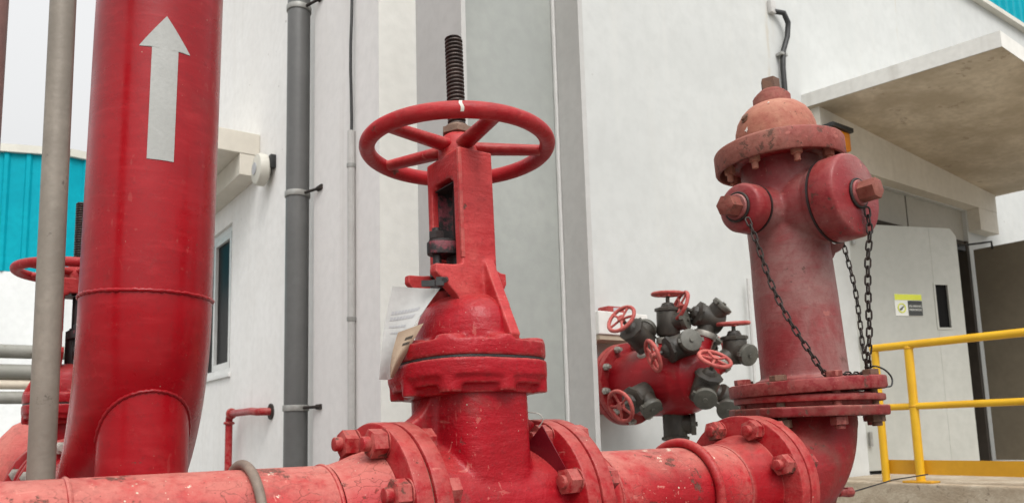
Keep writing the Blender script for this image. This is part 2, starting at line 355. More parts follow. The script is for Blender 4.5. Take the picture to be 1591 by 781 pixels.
M['paper'] = plain('paper_white', (.50, .505, .49), (.57, .57, .555), .7, 9, bump=.2)
M['paperback'] = plain('paper_kraft', (.31, .225, .155), (.37, .28, .20), .8, 9, bump=.2)
M['inkgrey'] = plain('faded_print_grey', (.40, .405, .42), (.47, .475, .49), .8, 30)
M['ink'] = plain('black_print', (.03, .025, .02), (.05, .04, .03), .8, 30)
M['chalk'] = plain('white_marker', (.75, .73, .66), (.68, .66, .6), .7, 30)
M['signy'] = plain('sign_yellow', (.62, .66, .05), (.66, .70, .07), .4, 8)
M['signw'] = plain('sign_white', (.72, .73, .69), (.76, .77, .73), .4, 8)
M['signk'] = plain('sign_black', (.035, .037, .035), (.045, .047, .045), .4, 8)
M['orange'] = plain('orange_lens', (.75, .22, .01), (.8, .28, .015), .25, 8)
M['rackA'] = plain('rack_pipe_grey', (.22, .22, .19), (.28, .27, .24), .6, 4, spot=(.12, .08, .05))
M['rackB'] = plain('rack_pipe_cream', (.55, .47, .36), (.60, .53, .43), .6, 4)

# ------------------------------------------------------------------ ground
struct(B().box((0, 0, -.05), (600, 600, .1)).obj('ground', M['yard'], smooth=False))

# ------------------------------------------------------------------ white building
XW, XP, YW = 1.85, 1.79, 3.6     # side wall face, pilaster face, front wall face
bld = thing('warehouse_building', 'white rendered building with concrete canopy, double door and side window behind the pipes', 'building', (XW, YW, 0))
def L(p): return (p[0]-XW, p[1]-YW, p[2])
def bspan(b, a, c, bv=0): b.span(L(a), L(c), bv=bv); return b
DX0, DX1, DZ0, DZ1, TZ1 = 6.2, 8.42, .57, 2.80, 3.12
b = B()
bspan(b, (XP, YW, 0), (DX0, YW+.2, 5.7)); bspan(b, (DX0, YW, TZ1), (DX1, YW+.2, 5.7)); bspan(b, (DX1, YW, 0), (16, YW+.2, 5.7)); bspan(b, (DX0, YW, 0), (DX1, YW+.2, DZ0))
b.obj('front_wall', M['white'], bld, smooth=False)
WY0, WY1, WZ0, WZ1 = 6.42, 8.3, 1.54, 2.78
YE = 9.7
b = B()
bspan(b, (XW, YW+.2, 0), (XW+.2, WY0, 5.7)); bspan(b, (XW, WY0, 0), (XW+.2, WY1, WZ0)); bspan(b, (XW, WY0, WZ1), (XW+.2, WY1, 5.7)); bspan(b, (XW, WY1, 0), (XW+.2, YE, 5.7))
bspan(b, (XW+.2, YE-.2, 0), (12, YE, 5.7))
b.obj('side_wall', M['wall_side'], bld, smooth=False)
b = B(); bspan(b, (XP-.003, YW+.0012, 0), (XW-.001, 4.5, 5.7)); b.obj('pilaster', M['pilaster'], bld, smooth=False)
b = B(); bspan(b, (XW+.1, YW+.1, 5.71), (16, YE-.1, 5.9)); b.obj('roof_slab', M['trim'], bld, smooth=False)
b = B(); bspan(b, (XP-.004, YW-.004, 0), (2.6, YW-.0002, 5.7)); b.obj('lightened_corner_overlay', M['cream'], bld, smooth=False)  # overlay of the lightened cream where the column shades the front wall
# window with frame and two panes
wf = B()
for y0, y1 in ((WY0, WY0+.05), (7.26, 7.32), (WY1-.05, WY1)): bspan(wf, (XW+.02, y0, WZ0), (XW+.09, y1, WZ1), .004)
for z0, z1 in ((WZ0, WZ0+.05), (WZ1-.05, WZ1)): bspan(wf, (XW+.025, WY0, z0), (XW+.085, WY1, z1), .004)
win = wf.obj('window', M['frame'], bld, smooth=False)
b = B(); bspan(b, (XW+.05, WY0+.04, WZ0+.04), (XW+.06, 7.27, WZ1-.04)); b.obj('pane', M['glass'], win, smooth=False)
b = B(); bspan(b, (XW+.05, 7.31, WZ0+.04), (XW+.06, WY1-.04, WZ1-.04)); b.obj('pane', M['glass'], win, smooth=False)
b = B(); bspan(b, (XW+.025, WY0+.10, WZ0+.05), (XW+.05, WY0+.15, WZ1-.05)); bspan(b, (XW+.025, 6.98, WZ0+.05), (XW+.05, 7.03, WZ1-.05)); bspan(b, (XW+.026, WY0+.10, WZ0+.05), (XW+.049, 7.03, WZ0+.10)); bspan(b, (XW+.026, WY0+.10, WZ1-.10), (XW+.049, 7.03, WZ1-.05)); b.obj('sash', M['frame'], win, smooth=False)
b = B(); bspan(b, (XW-.02, WY0-.03, WZ0-.035), (XW+.04, WY1+.03, WZ0-.002), .004); b.obj('sill', M['frame'], win, smooth=False)
b = B(); bspan(b, (XW+.3, YW+.4, 0), (XW+.32, YE-.4, 5.5)); b.obj('inner_wall', M['dark'], bld, smooth=False)
# sunshade: slab with downstand over the window
b = B(); bspan(b, (1.37, 5.74, 3.13), (XW-.001, 7.9, 3.30), .006); bspan(b, (1.70, 5.743, 2.965), (XW-.0012, 7.9, 3.128), .004)
b.obj('sunshade', M['beam'], bld, smooth=False)
# entrance canopy
b = B()
def canopy(b):
    x0, x1, y0, y1 = 5.67, 8.92, 2.08, YW-.001
    za, zb, zc, zd, th = 3.60, 3.42, 3.44, 3.715, .115
    vs = [L(p) for p in ((x0, y0, za-th), (x1, y0, zb-th), (x1, y1, zc-th), (x0, y1, zd-th), (x0, y0, za), (x1, y0, zb), (x1, y1, zc), (x0, y1, zd))]
    b.add(vs, [(3, 2, 1, 0), (4, 5, 6, 7), (0, 1, 5, 4), (1, 2, 6, 5), (2, 3, 7, 6), (3, 0, 4, 7)]); return b
cn = canopy(B()).obj('canopy', M['concside'], bld, smooth=False)
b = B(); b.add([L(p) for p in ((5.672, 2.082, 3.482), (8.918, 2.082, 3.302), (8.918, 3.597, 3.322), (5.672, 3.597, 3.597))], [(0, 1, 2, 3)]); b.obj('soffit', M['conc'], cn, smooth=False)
# lintel beam below the canopy
b = B(); b.prism([(5.72-XW, 3.13), (8.86-XW, 3.13), (8.86-XW, 3.327), (5.72-XW, 3.594)], .0015, .12, Matrix.Rotation(R(90), 4, 'X')); bspan(b, (8.45, YW-.118, 2.9), (8.858, YW-.0017, 3.128)); b.obj('lintel', M['beam'], bld, smooth=False)
# transom panels and dark opening
tr = B(); bspan(tr, (DX0, YW+.04, DZ1), (7.29, YW+.09, TZ1-.002)); bspan(tr, (7.315, YW+.04, DZ1), (DX1, YW+.09, TZ1-.002)); tr = tr.obj('transom', M['transom'], bld, smooth=False)
b = B(); bspan(b, (7.292, YW+.05, DZ1), (7.313, YW+.085, TZ1-.002)); b.obj('joint_strip', M['dark'], tr, smooth=False)
b = B(); bspan(b, (DX0-.3, YW+1.6, .3), (DX1+.3, YW+1.65, 3.4)); bspan(b, (DX0-.05, YW+.21, .3), (DX0, YW+1.6, 3.4)); bspan(b, (DX1, YW+.21, .3), (DX1+.05, YW+1.6, 3.4)); bspan(b, (DX0, YW+.21, .3), (DX1, YW+1.6, .565)); bspan(b, (DX0, YW+.21, 3.2), (DX1, YW+1.6, 3.25)); b.obj('vestibule', M['dark'], bld, smooth=False)
b = B(); bspan(b, (DX1-.05, YW+.004, DZ0), (DX1-.001, YW+.205, DZ1-.002)); bspan(b, (DX0+.001, YW+.02, DZ0), (DX0+.04, YW+.12, DZ1-.002)); bspan(b, (DX0+.04, YW+.02, DZ1-.04), (DX1-.05, YW+.12, DZ1-.002)); b.obj('door_frame', M['dark'], bld, smooth=False)
# left leaf, swung ajar
A20 = R(20); MD = Matrix.Translation(Vector(L((6.20, YW+.0, 0)))) @ Matrix.Rotation(-A20, 4, 'Z') @ Matrix.Translation((0, .05, 0))
LW = 1.14
b = B()
wx0, wx1, wz0, wz1 = .845, .99, 1.79, 2.18
poly_out = [(0, .60), (LW, .60), (LW, 2.62), (LW-.06, 2.69), (0, 2.69)]
def door_boxes(b):
    b.span((0, -.05, .60), (wx0, 0, 2.69), MD, .004); b.span((wx0, -.05, .60), (wx1, 0, wz0), MD); b.span((wx0, -.05, wz1), (wx1, 0, 2.69), MD)
    b.prism([(wx1, .60), (LW, .60), (LW, 2.62), (LW-.06, 2.69), (wx1, 2.69)], 0, .05, MD @ Matrix.Rotation(R(90), 4, 'X')); return b
leaf = door_boxes(B()).obj('door', M['door'], bld, smooth=False); leaf['label'] = 'cream door leaf standing ajar with a sign and a narrow window'
b = B()
for a, c in (((wx0-.012, -.056, wz0-.012), (wx0+.006, -.05, wz1+.012)), ((wx1-.006, -.056, wz0-.012), (wx1+.012, -.05, wz1+.012)), ((wx0+.006, -.0555, wz0-.012), (wx1-.006, -.05, wz0+.006)), ((wx0+.006, -.0555, wz1-.006), (wx1-.006, -.05, wz1+.012))): b.span(a, c, MD)
b.obj('vision_frame', M['door'], leaf, smooth=False)
B().span((wx0, -.03, wz0), (wx1, -.02, wz1), MD).obj('pane', M['glass'], leaf, smooth=False)
# right leaf, fully open towards the yard
b = B(); bspan(b, (8.36, 2.35, .60), (8.41, YW-.06, 2.69), .003); lf2 = b.obj('door', M['doorshade'], bld, smooth=False); lf2['label'] = 'door leaf opened square to the wall, coloured darker for its shade'
b = B(); b.tube([L(p) for p in ((7.95, 3.5, 2.675), (8.2, 3.4, 2.71), (8.35, 3.36, 2.735), (8.355, 3.36, 2.66))], .010, 8); bspan(b, (7.9, 3.50, 2.64), (8.1, 3.56, 2.69)); b.obj('door_closer', M['black'], lf2)
for z in (.8, 1.6, 2.5):
    b = B(); b.cyl(.014, z, z+.12, Matrix.Translation(Vector(L((6.215, YW-.03, 0)))), 10); b.obj('hinge', M['clip'], leaf)
# teal cladding high on the front wall, with a light drip edge
b = B()
prof = []; x = 7.6; k = 0
while x < 16: prof += [(x, YW-.02), (x+.10, YW-.02), (x+.12, YW-.05), (x+.18, YW-.05)]; x += .2
poly = prof + [(16, YW-.001), (7.6, YW-.001)]
b.prism([L((p[0], p[1], 0))[:2] for p in poly], 5.72, 7.6); b.obj('cladding', M['teal'], bld, smooth=False)
b = B(); bspan(b, (7.58, YW-.07, 5.66), (16, YW-.0025, 5.715)); b.obj('drip_edge', M['trim'], bld, smooth=False)

# ------------------------------------------------------------------ things on the side wall
dp = thing('downpipe', 'tall dark grey round downpipe clipped to the white side wall', 'pipe', (1.72, 4.60, 0))
b = B(); b.cyl(.071, 0, 5.6, seg=40); b.obj('pipe', M['pvc'], dp)
for z in (1.18, 2.50, 3.73):
    b = B(); b.cyl(.078, z-.018, z+.018, seg=40, bv=.003)
    cl = b.obj('clip', M['clip'], dp)
    b = B(); b.tube([(.02, -.07, z), (.06, -.20, z)], .009, 8); b.cyl(.016, 0, .06, frame((.06, -.24, z), (0, 1, 0)), 10); b.obj('anchor', M['chain'], cl)
cd = thing('conduit', 'thin pale grey conduit with black cable rising from its top, on the pilaster', 'conduit', (XP, 3.905, 0))
b = B(); b.cyl(.021, 0, 2.69, Matrix.Translation((-.024, 0, 0)), 16); b.obj('pipe', M['conduit'], cd)
for z in (1.62, 2.48):
    b = B(); b.cyl(.025, z, z+.02, Matrix.Translation((-.024, 0, 0)), 16); b.box((-.008, .03, z+.01), (.012, .05, .018)); b.obj('saddle_clip', M['clip'], cd)
b = B(); b.tube([(-.024+.004*math.sin(i*1.3), .004*math.sin(i*.9), 2.6+i*.15) for i in range(21)], .009, 8); b.obj('cable', M['black'], cd)
lamp = thing('alarm_bell', 'round white weathered alarm bell on the wall beside the sunshade', 'alarm bell', (XW, 5.50, 2.94))
b = B(); mm = frame((0, 0, 0), (-1, 0, 0)); b.lathe([(0, .03), (.10, .03), (.118, .045), (.118, .085), (.108, .105), (.06, .115), (0, .118)], mm, 40); b.obj('gong', M['trim'], lamp)
b = B(); b.cyl(.03, 0, .03, mm, 20); b.box((-.02, -.10, .04), (.04, .05, .1), bv=.006); b.obj('mount', M['black'], lamp)
b = B(); b.cyl(.045, .1175, .121, mm, 24); b.obj('badge', M['inkgrey'], lamp)
rp = thing('small_red_pipe', 'thin red pipe bent from the side wall down to the ground', 'pipe', (XW, 5.41, 0))
b = B(); pts = [(0, 0, 1.185), (-.02, .0, 1.185)]
PY2 = .0
b.tube([(0, 0, 1.19), (-.09, 0, 1.19)], .024, 12)
b = B(); b.tube([(0, 0, 1.19), (-.07, .02, 1.19)] + [(-.08, .05, 1.19)] + [(-.08, .2+.4*i/4, 1.20) for i in range(4)] + arc((-.08, .66, 1.14), (0, 0, 1), (0, 1, 0), .06, 6) + [(-.08, .72, 1.0), (-.08, .72, 0)], .027, 14); b.obj('pipe', M['valve'], rp)
b = B(); b.cyl(.055, 0, .012, frame((0, 0, 1.19), (-1, 0, 0)), 20); b.obj('wall_plate', M['chain'], rp)
b = B(); b.torus(.03, .012, frame((-.08, .66, 1.2), (0, 1, 0)), 20, 8); b.torus(.03, .012, frame((-.08, .72, 1.13), (0, 0, 1)), 20, 8); b.obj('elbow_collar', M['valve'], rp)

# ------------------------------------------------------------------ things on the front wall
wc = thing('wall_cable', 'black cable hanging from a hole high on the white front wall', 'cable', (5.36, YW, 4.35))
cp = [(-.02, -.02, 0), (.06, -.06, -.01), (.11, -.06, -.08), (.10, -.05, -.2), (.04, -.04, -.34), (.02, -.04, -.48), (.02, -.04, -.62), (.03, -.04, -1.6)]
b = B(); b.tube(cp, .022, 10); b.obj('cable', M['black'], wc)
b = B(); b.box((-.04, -.02, .03), (.07, .04, .11), bv=.01); b.obj('gland_box', M['conduit'], wc)
b = B(); b.box((.03, -.03, -.37), (.08, .06, .025), bv=.004); b.obj('saddle_clip', M['clip'], wc)
lb = thing('wall_ledge_box', 'white painted ledge box on the wall beside the grey column', 'box', (3.4, YW, 1.56))
b = B(); b.span((-.28, -.18, .0), (.13, 0, .14), bv=.006); b.obj('box_body', M['concside'], lb, smooth=False)
b = B(); b.span((-.27, -.17, -.03), (.12, -.005, -.001)); b.obj('underside', M['conc'], lb, smooth=False)
cpn = thing('call_point', 'small red alarm box sitting on the white ledge', 'alarm box', (3.33, YW-.09, 1.70))
b = B(); b.span((-.09, -.05, .0), (.045, .05, .045), bv=.012); b.obj('case', M['manifold'], cpn)
b = B(); b.span((-.05, -.054, .012), (.0, -.05, .034)); b.obj('label_plate', M['inkgrey'], cpn, smooth=False)
ol = thing('warning_lamp', 'orange lamp with black cap under the canopy behind the hydrant', 'lamp', (5.82, YW-.12, 3.20))
b = B(); b.span((-.13, -.12, 0), (.13, 0, .16), bv=.02); b.obj('lens', M['orange'], ol)
b = B(); b.span((-.15, -.14, .161), (.15, 0, .20), bv=.008); b.obj('cap', M['black'], ol)
vp_ = thing('wall_pipe', 'slim white vertical pipe on the front wall just left of the hydrant', 'pipe', (4.72, YW-.05, 0))
b = B(); b.cyl(.010, 0, 2.06, seg=12); b.obj('pipe', M['conduit'], vp_)
# door sign (no smoking notice)
MS = Matrix.Translation((6.20, YW, 0)) @ Matrix.Rotation(-A20, 4, 'Z') @ Matrix.Translation((.548, -.003, 1.988)) @ Matrix.Rotation(R(90), 4, 'X')
sg = thing('door_sign', 'yellow, white and black notice on the cream door leaf', 'sign', MS.to_translation(), MS.to_euler())
B().box((0, 0, 0), (.285, .19, .004)).obj('backing', M['signw'], sg, smooth=False)
B().box((0, .068, .0035), (.281, .05, .002)).obj('yellow_band', M['signy'], sg, smooth=False)
B().box((.066, -.027, .0035), (.148, .13, .002)).obj('black_panel', M['signk'], sg, smooth=False)
b = B(); b.torus(.038, .006, Matrix.Translation((-.075, -.027, .002)), 28, 8); b.obj('ring_symbol', M['signy'], sg)
b = B(); b.box((0, 0, 0), (.05, .010, .002), Matrix.Translation((-.075, -.027, .0045)) @ Matrix.Rotation(R(35), 4, 'Z')); b.box((0, 0, 0), (.03, .014, .002), Matrix.Translation((-.082, -.036, .0046)) @ Matrix.Rotation(R(35), 4, 'Z')); b.obj('cigarette_symbol', M['signk'], sg, smooth=False)
text_mesh('DILARANG', .027, Matrix.Translation((.066, -.010, .0052)), M['signw'], 'lettering', sg)
text_mesh('MEROKOK', .027, Matrix.Translation((.066, -.042, .0052)), M['signw'], 'lettering', sg)

# ------------------------------------------------------------------ loading dock and railing
dk = B(); dk.span((0, -6.0, 0), (3.4, YW-2.951-.001+.0, .57), bv=.012)
dk = dk.obj('dock_platform', M['dock'], None, smooth=False); dk.location = (5.47, 2.951, 0); tag(dk, 'raised rough concrete platform in front of the door', 'platform')
rl = thing('railing', 'yellow tubular railing with kick plate along the dock edge', 'railing', (5.55, 3.1, .57))
b = B()
b.tube([(0, .0, -.0), (0, 0, .94)], .027, 16)
ps = b.obj('post', M['yellow'], rl)
for y in (-.25, -1.55):
    B().tube([(0, y, 0.01), (0, y, .958)], .030, 16).obj('post', M['yellow'], rl)
    B().box((0, y, .008), (.13, .20, .014), bv=.003).obj('base_plate', M['yellowdk'], rl, smooth=False)
B().tube([(0, .027, .965), (0, -3.0, .965)], .028, 18).obj('top_rail', M['yellow'], rl)
B().tube([(0, .0, .53), (0, -3.0, .53)], .024, 18).obj('mid_rail', M['yellow'], rl)
for y in (0, -.25, -1.55):
    for z in ((.94,) if y else ()) + (.53,): B().torus(.029, .006, Matrix.Translation((0, y, z-(.0 if z > .9 else 0))), 20, 8).obj('weld_bead', M['yellowdk'], rl)
B().span((.032, .02, .055), (.040, -3.0, .155)).obj('kick_plate', M['yellowdk'], rl, smooth=False)

# ------------------------------------------------------------------ steel column
sco = thing('steel_column', 'tall grey painted steel beam column standing between handwheel and white wall', 'column', (1.70, 2.365, 0))
b = B(); b.span((-.2655, -.0125, 0), (.267, .0125, 5.2)); b.obj('web', M['steelcol'], sco, smooth=False)
b = B(); b.span((-.285, -.165, 0), (-.266, .165, 5.2), bv=.002); b.obj('flange', M['steelflange'], sco, smooth=False)
b = B(); b.span((.268, -.165, 0), (.292, .165, 5.2), bv=.002); b.obj('flange', M['steelflange'], sco, smooth=False)
b = B(); b.tube([(.259+.0006*math.sin(i*2.1), -.019, i*.05) for i in range(104)], .009, 8); b.obj('weld_bead', M['weld'], sco)
b = B(); b.tube([(-.259, -.018, 0), (-.259, -.018, 5.2)], .008, 8); b.obj('weld_bead', M['steelcol'], sco)
B().span((-.36, -.25, .002), (.36, .25, .03), bv=.003).obj('base_plate', M['steelflange'], sco, smooth=False)

# ------------------------------------------------------------------ far building, rack pipes
tb = thing('teal_warehouse', 'distant warehouse with teal cladding over white blockwork', 'building', (1.59, 15.53, 0))
d1 = Vector((-1.03, .328, 0)).normalized(); d2 = Vector((.25, .04, 0)).normalized()
def clad(length, d, z0, z1):
    b = B(); n = Vector((d.y, -d.x, 0)); n = n if n.dot(Vector((-.3, -1, 0))) > 0 else -n
    pts = []; s = 0
    while s < length: pts += [d*s, d*(s+.22), d*(s+.25)+n*.04, d*(s+.31)+n*.04]; s += .34
    pts += [d*length - n*.15, -n*.15]
    b.prism([(p.x, p.y) for p in pts], z0, z1); return b
clad(14, d1, 3.99, 6.1).obj('cladding', M['teal'], tb, smooth=False)
clad(9, d2, 3.99, 6.1).obj('cladding', M['teal'], tb, smooth=False)
def strip(length, d, z0, z1, off, th):
    n = Vector((d.y, -d.x, 0)); n = n if n.dot(Vector((-.3, -1, 0))) > 0 else -n
    a = [n*off, d*length+n*off, d*length+n*(off-th), n*(off-th)]
    b = B(); b.prism([(p.x, p.y) for p in a], z0, z1); return b
for d, l in ((d1, 14), (d2, 9)):
    strip(l, d, 6.102, 6.24, .08, .2).obj('parapet_trim', M['trim'], tb, smooth=False)
    strip(l, d, 0, 3.985, .01, .2).obj('block_wall', M['block'], tb, smooth=False)
rk = [(1.607, .045, 'rackA', 'topmost grey pipe of the horizontal pipe rack at far left'), (1.475, .05, 'rackA', 'thick grey brown pipe in the middle of the rack at far left'),
      (1.395, .032, 'rackB', 'slim cream pipe in the rack at far left'), (1.31, .04, 'rackA', 'lowest grey pipe of the horizontal rack at far left')]
for z, r, m, lab in rk:
    o = B().cyl(r, -3.0, 1.1, frame((0, 0, 0), (1, 0, 0)), 16).obj('rack_pipe', M[m]); o.location = (.2, 5.95, z); tag(o, lab, 'pipe', 'horizontal pipes of the rack')
rs = thing('pipe_rack_frame', 'rack frame of steel posts holding the horizontal pipes at far left', 'pipe rack', (.9, 6.02, 0))
for x in (.3, -2.0): B().span((x-.03, .06, 0), (x+.03, .12, 1.72)).obj('post', M['rackA'], rs, smooth=False)
for x in (.3, -2.0):
    for z, r, m, lab in rk: B().span((x-.025, -.06, z-r-.022), (x+.025, .06, z-r-.002)).obj('bracket', M['rackA'], rs, smooth=False)

# ------------------------------------------------------------------ standing grey pipes at left
gp = thing('grey_standpipe', 'weathered grey steel standpipe in front of the big red riser', 'pipe', (.172, 1.869, 0), (0, R(-.2), 0))
b = B(); b.cyl(.0258, 0, 4.5, seg=40); b.obj('pipe', M['galv'], gp)
B().lathe([(.0275, .50), (.034, .505), (.034, .57), (.0275, .575)], I4, 32).obj('coupling', M['galv'], gp)
ep = thing('brown_standpipe', 'thin reddish brown upright pipe at the left edge', 'pipe', (.068, 2.975, 0))
b = B(); b.cyl(.038, 0, 4.5, seg=28); b.obj('pipe', M['darkpipe'], ep)

# ------------------------------------------------------------------ big red riser
rs = thing('red_riser_pipe', 'thick glossy red riser pipe with white up arrow', 'pipe', (.392, 2.057, 0))
RZ = .845
b = B(); zs = 1.345
path = [(.018-.0065*(4.4-z)/1.0*.9, 0, z) for z in [4.4-.1*i for i in range(31)]]
path = [(.010*(z-zs)/.8, 0, z) for z in [4.4-.1*i for i in range(31)]]
path += [(0, 0, zs)] + arc((0, .5, zs), (0, -1, 0), (0, 0, -1), .5, 26)[1:] + [(0, .62, zs-.5), (0, .75, zs-.5)]
rad = [.149]*(len(path)-1) + [.122]; path += [(0, .80, zs-.5), (0, 1.098, zs-.5)]; rad += [.122, .122]
rad = rad[:len(path)]
b.tube(path, rad, 72); riser = b.obj('pipe', M['riser'], rs, ang=50)
b = B(); b.tube([(.1488*math.cos(2*math.pi*i/120), .1488*math.sin(2*math.pi*i/120), zs+random.uniform(-.0008, .0008)) for i in range(120)], [.0048+.0011*math.sin(i*2.6)+random.uniform(-.0005, .0005) for i in range(120)], 10, True); b.obj('weld_bead', M['riser'], rs)
# support leg with a mitred weld on the elbow heel
LY = -.007
b = B(); b.cyl(.101, 0, 1.16, Matrix.Translation((0, LY, 0)), seg=56); leg = b.obj('support_leg', M['riser'], rs)
wp = []
for i in range(61):
    a = R(-180+3*i); x, y = .101*math.cos(a), .101*math.sin(a)+LY   # front half: y<0
    best = None
    for k in range(440):
        z = .75+k*.0012; ry = math.hypot(.5-y, zs-z) if z < zs else .5-y
        if math.hypot(ry-.5, x) <= .1492: best = z; break
    if best: wp.append((x, y, best))
b = B(); b.tube(wp, [.0046+.0011*math.sin(i*2.4) for i in range(len(wp))], 8); b.obj('weld_bead', M['riser'], rs)
# painted arrow, laid on the curved steel
b = B(); cz = math.atan2(-.98, -.19)+R(5.5)
rows = []
zt, zh, zb0 = 2.014, 1.932, 1.655
for i in range(60):
    z = zb0+(zt-zb0)*i/59
    hw = .0295 if z < zh else .058*(zt-z)/(zt-zh)+.0008
    rows.append((z, hw))
rows2 = []
for z, hw in rows:
    if rows2 and rows2[-1][0] < zh <= z: rows2.append((zh-.0005, .0295)); rows2.append((zh, .058))
    rows2.append((z, hw))
vs, fs = [], []; K = 12
for z, hw in rows2:
    for k in range(K+1):
        a = cz + (-1+2*k/K)*hw/.1505
        px_ = .010*(z-zs)/.8; vs.append((px_+.1502*math.cos(a), .1502*math.sin(a), z))
for i in range(len(rows2)-1):
    for k in range(K): a = i*(K+1)+k; fs.append((a, a+1, a+K+2, a+K+1))
b.add(vs, fs); b.obj('arrow_mark', M['mark'], rs)

# ------------------------------------------------------------------ flanges, nuts
def disc(r0, x0, x1, bv=.005, rh=None):
    return [(r0-bv, x0), (r0-bv*.3, x0+bv*.3), (r0, x0+bv), (r0, x1-bv), (r0-bv*.3, x1-bv*.3), (r0-bv, x1)]
MX = frame((0, 0, 0), (1, 0, 0), (0, 1, 0))     # local z -> world x, local x -> y, local y -> z
def bolts(parent, xn, xh, mat, n=8, rb=.171, c=(0, 0), ph=22.5, sk=()):
    """studs through a bolted joint: nut with stud end on the -x side (xn), hex head on the +x side (xh)"""
    for i in range(n):
        if i in sk: continue
        a = R(ph+360*i/n); y, z = rb*math.sin(a), rb*math.cos(a)
        mn = frame((xn, c[0]+y, c[1]+z), (-1, 0, 0), (0, math.cos(random.uniform(0, 1)), 1)); mh = frame((xh, c[0]+y, c[1]+z), (1, 0, 0), (0, random.random(), 1))
        b = B(); b.cyl(.029, 0, .003, mn, 24); b.hexa(.050, .003, .034, mn, rot=random.random()); b.cyl(.0145, .03, .042 if random.random() < .5 else .050, mn, 18, bv=.003)
        b.hexa(.047, .0, .026, mh, rot=random.random()); b.cyl(.0135, .026, .032, mh, 16, bv=.003)
        b.cyl(.011, 0, xh-xn, frame((xn, c[0]+y, c[1]+z), (1, 0, 0)), 10)
        b.obj('flange_bolt', mat, parent)

